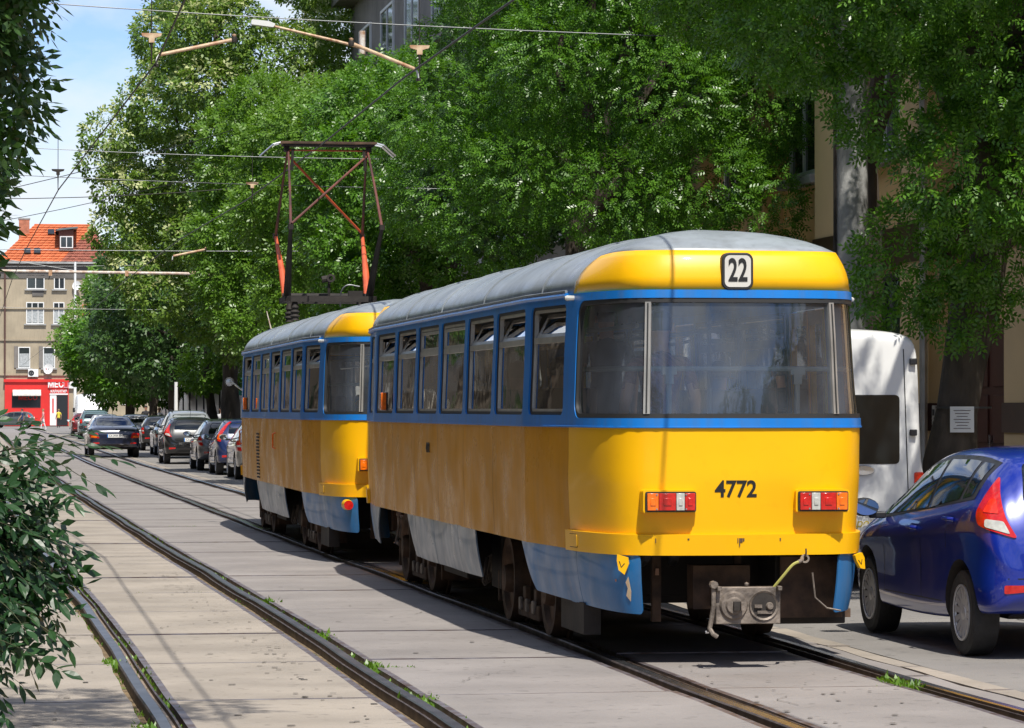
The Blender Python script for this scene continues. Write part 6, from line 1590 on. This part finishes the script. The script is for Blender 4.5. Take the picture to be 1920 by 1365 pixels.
# 3-5: clipped ashes further up
L3 = billow((8.7, 64.0, 5.9), (1.8, 2.2, 2.3), 40, .66, 33) + [(V(7.2, 62.6, 4.7), .7), (V(7.0, 63, 6.2), .75), (V(8.2, 61.8, 5.5), .75), (V(9.3, 61.8, 4.6), .8), (V(7.3, 63.2, 3.8), .7)]
tree('street_tree', 'clipped ash tree directly behind the pantograph frame', (9.6, 64.5, .1), (8.9, 64.3, 4.6), .21, .15, L3, 19000, A2, LEAF1, 33, scale=(.9, 1.3))
L4 = billow((8.6, 76.0, 6.6), (1.9, 2.2, 2.1), 38, .70, 44) + [(V(7.4, 74.8, 7.7), 1.0), (V(8.5, 74.3, 8.2), 1.0), (V(7.2, 75, 6.4), 1.0), (V(7.6, 75, 5.2), 1.0), (V(8.7, 74, 5.8), 1.2), (V(7.2, 75.2, 4.3), .8)]
tree('street_tree', 'bright green ash rising left above the clipped tree behind the pantograph', (9.6, 76.5, .1), (8.9, 76.3, 5.0), .21, .15, L4, 17000, A2, LEAFB, 44, scale=(1.0, 1.4))
L5 = billow((8.3, 91.0, 6.9), (1.6, 2.0, 2.7), 34, .66, 55) + [(V(7.2, 90, 9.0), .9), (V(7.9, 89.6, 9.7), .9), (V(7.0, 90.1, 5.2), .85), (V(7.6, 89.6, 4.0), .8), (V(6.8, 90.1, 6.3), .8), (V(7.1, 90.2, 4.6), .8)]
tree('street_tree', 'narrow bright green ash at the left end of the clipped row, above the leading tram', (9.4, 91.5, .1), (8.8, 91.3, 5.0), .2, .14, L5, 14000, A2, LEAFB, 55, scale=(1.2, 1.7))
# dark fill trees behind the row so the wall of green closes
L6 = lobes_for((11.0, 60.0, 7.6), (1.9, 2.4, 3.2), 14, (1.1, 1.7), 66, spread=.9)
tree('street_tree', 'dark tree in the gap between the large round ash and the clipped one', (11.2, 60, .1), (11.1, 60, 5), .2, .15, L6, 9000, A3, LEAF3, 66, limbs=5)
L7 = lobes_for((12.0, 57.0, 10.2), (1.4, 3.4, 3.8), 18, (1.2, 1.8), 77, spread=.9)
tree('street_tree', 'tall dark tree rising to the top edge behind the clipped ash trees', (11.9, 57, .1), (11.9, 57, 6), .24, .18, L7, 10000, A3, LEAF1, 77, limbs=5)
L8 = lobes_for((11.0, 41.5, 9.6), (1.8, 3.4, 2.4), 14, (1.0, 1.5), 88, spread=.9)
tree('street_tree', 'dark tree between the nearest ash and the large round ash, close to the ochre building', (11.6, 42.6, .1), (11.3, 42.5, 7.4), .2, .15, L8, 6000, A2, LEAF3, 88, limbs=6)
# linden in blossom
L9 = billow((10.4, 120.0, 11.6), (4.0, 4.6, 7.4), 100, 1.05, 99, low=-.9) + [(V(5.1, 118, 11.2), .9), (V(4.7, 118, 10.3), .7), (V(5.6, 118, 9.3), 1.0), (V(5.2, 118, 7.9), .8), (V(6.8, 118, 13.2), .9), (V(6.0, 118, 6.6), .9), (V(6.6, 117.5, 5.6), .9), (V(8.0, 116, 14.6), 1.1), (V(8.4, 115.6, 12.6), 1.2), (V(10.3, 115.8, 13.4), 1.3), (V(8.6, 117, 16.2), 1.0)]
tree('linden_tree', 'tall linden tree covered in pale blossom in the upper left', (9.5, 121, .1), (9.4, 121, 8), .34, .24, L9, 42000, A3, LEAF2, 99, group=None, bloom=(BLOOM, .22, .05), droop=.6, scale=(.95, 1.45), limbs=12, inner=.12)
LA = billow((9.8, 158.0, 7.0), (3.0, 4, 4.2), 50, 1.0, 101) + [(V(6.6, 156, 4.6), 1.1), (V(7.0, 156, 6.6), 1.2), (V(8.4, 155, 4.0), 1.1), (V(10.4, 155, 4.2), 1.2)]
tree('street_tree', 'dark dense tree below the linden, over the silver off-roader', (9.6, 158, .1), (9.6, 158, 5), .28, .2, LA, 8000, A4, LEAF3, 101, limbs=6, droop=.5)
LB = billow((10.3, 205.0, 5.1), (3.2, 4.5, 2.8), 44, .95, 102) + [(V(7.6, 203, 6.0), 1.0), (V(7.5, 203, 4.8), 1.0), (V(8.8, 202, 7.0), 1.0), (V(8.9, 202, 3.6), 1.1)]
tree('street_tree', 'dark leafy tree beside the white delivery van at the end of the street', (9.9, 205, .1), (9.9, 205, 4), .28, .2, LB, 9000, A4, LEAF1, 102, limbs=6, droop=.5, scale=(1, 1.4))
LC = lobes_for((10.0, 128.0, 3.4), (1.6, 1.6, 1.5), 8, (.5, .9), 103)
tree('street_tree', 'young tree with a leafy low trunk left of the leading tram', (9.35, 128, .1), (9.3, 128, 4), .2, .16, LC, 1600, A4, LEAFB, 103, limbs=4, scale=(.6, .9))
LD = lobes_for((11, 106.0, 6.6), (2.4, 5, 3.2), 16, (1.3, 2.0), 104)
tree('street_tree', 'dark tree closing the gap between the linden and the narrow bright ash', (11, 106, .1), (11, 106, 6), .28, .2, LD, 7000, A4, LEAF3, 104, limbs=5)
LE = lobes_for((9.9, 178.0, 6.0), (2.6, 4.5, 3.6), 16, (1.1, 1.7), 105)
tree('street_tree', 'dark tree in the middle of the far row on the right pavement', (9.9, 178, .1), (9.9, 178, 4), .26, .2, LE, 5000, A4, LEAF3, 105, limbs=5)
LF = lobes_for((11.5, 235.0, 6.5), (4, 5, 4.5), 16, (1.4, 2.2), 106)
tree('street_tree', 'pale green tree behind the white delivery van', (11.5, 235, .1), (11.5, 235, 4), .26, .2, LF, 5000, A4, LEAFB, 106, limbs=5)

# paper notice on the nearest trunk
T = thing('paper_notice', 'white paper notice tied round the nearest tree trunk', 'notice', (9.93, 32.93, 1.62), R(-14)); g = MB(); n_ = 6
g.add([(x, -.02 * cos(x * 8), z) for x in np.linspace(-.12, .12, n_) for z in (-.13, .13)], [(2 * i, 2 * i + 2, 2 * i + 3, 2 * i + 1) for i in range(n_ - 1)], WHITEP); g.obj('paper', T, smooth=0)
g = MB()
for k in range(7): g.box((0, -.024, .09 - k * .03), (.17 - .03 * (k % 3), .002, .007), GREYC)
g.obj('print', T, smooth=0)
g = MB(); g.lathe([(.285, -.01), (.285, .01)], SPANW, (.03, .29, .12), 'z', 20); g.obj('string', T)

# trees along the left pavement: they stand outside the picture but shade the road and mirror in the tram
for k, (x, y) in enumerate(((-4.6, 28), (-4.8, 38), (-4.7, 50), (-4.6, 62), (-4.6, 73), (-4.6, 85), (-4.6, 98), (-4.6, 112), (-4.6, 128), (-4.6, 150))):
    lb = lobes_for((x, y, 6.2), (2.6, 2.8, 2.6), 14, (1.1, 1.7), 200 + k)
    tree('street_tree', 'ash tree on the left pavement, outside the frame', (x, y, .1), (x, y, 4.4), .24, .17, lb, 1600, A4, LEAF3, 200 + k, group='trees along the left pavement', view=None, limbs=4)
for k, (x, y) in enumerate(((-8.5, -12), (17.5, -34), (-8, -24), (19.5, -12))):
    lb = lobes_for((x, y, 6.8), (3.0, 3.2, 2.8), 14, (1.2, 1.9), 300 + k)
    tree('street_tree', 'ash tree behind the camera, mirrored in the tram glass', (x, y, .1), (x, y, 4.4), .26, .18, lb, 1600, A4, LEAF3, 300 + k, group='trees behind the camera', view=None, limbs=4)
# near left tree whose crown fills the upper left edge
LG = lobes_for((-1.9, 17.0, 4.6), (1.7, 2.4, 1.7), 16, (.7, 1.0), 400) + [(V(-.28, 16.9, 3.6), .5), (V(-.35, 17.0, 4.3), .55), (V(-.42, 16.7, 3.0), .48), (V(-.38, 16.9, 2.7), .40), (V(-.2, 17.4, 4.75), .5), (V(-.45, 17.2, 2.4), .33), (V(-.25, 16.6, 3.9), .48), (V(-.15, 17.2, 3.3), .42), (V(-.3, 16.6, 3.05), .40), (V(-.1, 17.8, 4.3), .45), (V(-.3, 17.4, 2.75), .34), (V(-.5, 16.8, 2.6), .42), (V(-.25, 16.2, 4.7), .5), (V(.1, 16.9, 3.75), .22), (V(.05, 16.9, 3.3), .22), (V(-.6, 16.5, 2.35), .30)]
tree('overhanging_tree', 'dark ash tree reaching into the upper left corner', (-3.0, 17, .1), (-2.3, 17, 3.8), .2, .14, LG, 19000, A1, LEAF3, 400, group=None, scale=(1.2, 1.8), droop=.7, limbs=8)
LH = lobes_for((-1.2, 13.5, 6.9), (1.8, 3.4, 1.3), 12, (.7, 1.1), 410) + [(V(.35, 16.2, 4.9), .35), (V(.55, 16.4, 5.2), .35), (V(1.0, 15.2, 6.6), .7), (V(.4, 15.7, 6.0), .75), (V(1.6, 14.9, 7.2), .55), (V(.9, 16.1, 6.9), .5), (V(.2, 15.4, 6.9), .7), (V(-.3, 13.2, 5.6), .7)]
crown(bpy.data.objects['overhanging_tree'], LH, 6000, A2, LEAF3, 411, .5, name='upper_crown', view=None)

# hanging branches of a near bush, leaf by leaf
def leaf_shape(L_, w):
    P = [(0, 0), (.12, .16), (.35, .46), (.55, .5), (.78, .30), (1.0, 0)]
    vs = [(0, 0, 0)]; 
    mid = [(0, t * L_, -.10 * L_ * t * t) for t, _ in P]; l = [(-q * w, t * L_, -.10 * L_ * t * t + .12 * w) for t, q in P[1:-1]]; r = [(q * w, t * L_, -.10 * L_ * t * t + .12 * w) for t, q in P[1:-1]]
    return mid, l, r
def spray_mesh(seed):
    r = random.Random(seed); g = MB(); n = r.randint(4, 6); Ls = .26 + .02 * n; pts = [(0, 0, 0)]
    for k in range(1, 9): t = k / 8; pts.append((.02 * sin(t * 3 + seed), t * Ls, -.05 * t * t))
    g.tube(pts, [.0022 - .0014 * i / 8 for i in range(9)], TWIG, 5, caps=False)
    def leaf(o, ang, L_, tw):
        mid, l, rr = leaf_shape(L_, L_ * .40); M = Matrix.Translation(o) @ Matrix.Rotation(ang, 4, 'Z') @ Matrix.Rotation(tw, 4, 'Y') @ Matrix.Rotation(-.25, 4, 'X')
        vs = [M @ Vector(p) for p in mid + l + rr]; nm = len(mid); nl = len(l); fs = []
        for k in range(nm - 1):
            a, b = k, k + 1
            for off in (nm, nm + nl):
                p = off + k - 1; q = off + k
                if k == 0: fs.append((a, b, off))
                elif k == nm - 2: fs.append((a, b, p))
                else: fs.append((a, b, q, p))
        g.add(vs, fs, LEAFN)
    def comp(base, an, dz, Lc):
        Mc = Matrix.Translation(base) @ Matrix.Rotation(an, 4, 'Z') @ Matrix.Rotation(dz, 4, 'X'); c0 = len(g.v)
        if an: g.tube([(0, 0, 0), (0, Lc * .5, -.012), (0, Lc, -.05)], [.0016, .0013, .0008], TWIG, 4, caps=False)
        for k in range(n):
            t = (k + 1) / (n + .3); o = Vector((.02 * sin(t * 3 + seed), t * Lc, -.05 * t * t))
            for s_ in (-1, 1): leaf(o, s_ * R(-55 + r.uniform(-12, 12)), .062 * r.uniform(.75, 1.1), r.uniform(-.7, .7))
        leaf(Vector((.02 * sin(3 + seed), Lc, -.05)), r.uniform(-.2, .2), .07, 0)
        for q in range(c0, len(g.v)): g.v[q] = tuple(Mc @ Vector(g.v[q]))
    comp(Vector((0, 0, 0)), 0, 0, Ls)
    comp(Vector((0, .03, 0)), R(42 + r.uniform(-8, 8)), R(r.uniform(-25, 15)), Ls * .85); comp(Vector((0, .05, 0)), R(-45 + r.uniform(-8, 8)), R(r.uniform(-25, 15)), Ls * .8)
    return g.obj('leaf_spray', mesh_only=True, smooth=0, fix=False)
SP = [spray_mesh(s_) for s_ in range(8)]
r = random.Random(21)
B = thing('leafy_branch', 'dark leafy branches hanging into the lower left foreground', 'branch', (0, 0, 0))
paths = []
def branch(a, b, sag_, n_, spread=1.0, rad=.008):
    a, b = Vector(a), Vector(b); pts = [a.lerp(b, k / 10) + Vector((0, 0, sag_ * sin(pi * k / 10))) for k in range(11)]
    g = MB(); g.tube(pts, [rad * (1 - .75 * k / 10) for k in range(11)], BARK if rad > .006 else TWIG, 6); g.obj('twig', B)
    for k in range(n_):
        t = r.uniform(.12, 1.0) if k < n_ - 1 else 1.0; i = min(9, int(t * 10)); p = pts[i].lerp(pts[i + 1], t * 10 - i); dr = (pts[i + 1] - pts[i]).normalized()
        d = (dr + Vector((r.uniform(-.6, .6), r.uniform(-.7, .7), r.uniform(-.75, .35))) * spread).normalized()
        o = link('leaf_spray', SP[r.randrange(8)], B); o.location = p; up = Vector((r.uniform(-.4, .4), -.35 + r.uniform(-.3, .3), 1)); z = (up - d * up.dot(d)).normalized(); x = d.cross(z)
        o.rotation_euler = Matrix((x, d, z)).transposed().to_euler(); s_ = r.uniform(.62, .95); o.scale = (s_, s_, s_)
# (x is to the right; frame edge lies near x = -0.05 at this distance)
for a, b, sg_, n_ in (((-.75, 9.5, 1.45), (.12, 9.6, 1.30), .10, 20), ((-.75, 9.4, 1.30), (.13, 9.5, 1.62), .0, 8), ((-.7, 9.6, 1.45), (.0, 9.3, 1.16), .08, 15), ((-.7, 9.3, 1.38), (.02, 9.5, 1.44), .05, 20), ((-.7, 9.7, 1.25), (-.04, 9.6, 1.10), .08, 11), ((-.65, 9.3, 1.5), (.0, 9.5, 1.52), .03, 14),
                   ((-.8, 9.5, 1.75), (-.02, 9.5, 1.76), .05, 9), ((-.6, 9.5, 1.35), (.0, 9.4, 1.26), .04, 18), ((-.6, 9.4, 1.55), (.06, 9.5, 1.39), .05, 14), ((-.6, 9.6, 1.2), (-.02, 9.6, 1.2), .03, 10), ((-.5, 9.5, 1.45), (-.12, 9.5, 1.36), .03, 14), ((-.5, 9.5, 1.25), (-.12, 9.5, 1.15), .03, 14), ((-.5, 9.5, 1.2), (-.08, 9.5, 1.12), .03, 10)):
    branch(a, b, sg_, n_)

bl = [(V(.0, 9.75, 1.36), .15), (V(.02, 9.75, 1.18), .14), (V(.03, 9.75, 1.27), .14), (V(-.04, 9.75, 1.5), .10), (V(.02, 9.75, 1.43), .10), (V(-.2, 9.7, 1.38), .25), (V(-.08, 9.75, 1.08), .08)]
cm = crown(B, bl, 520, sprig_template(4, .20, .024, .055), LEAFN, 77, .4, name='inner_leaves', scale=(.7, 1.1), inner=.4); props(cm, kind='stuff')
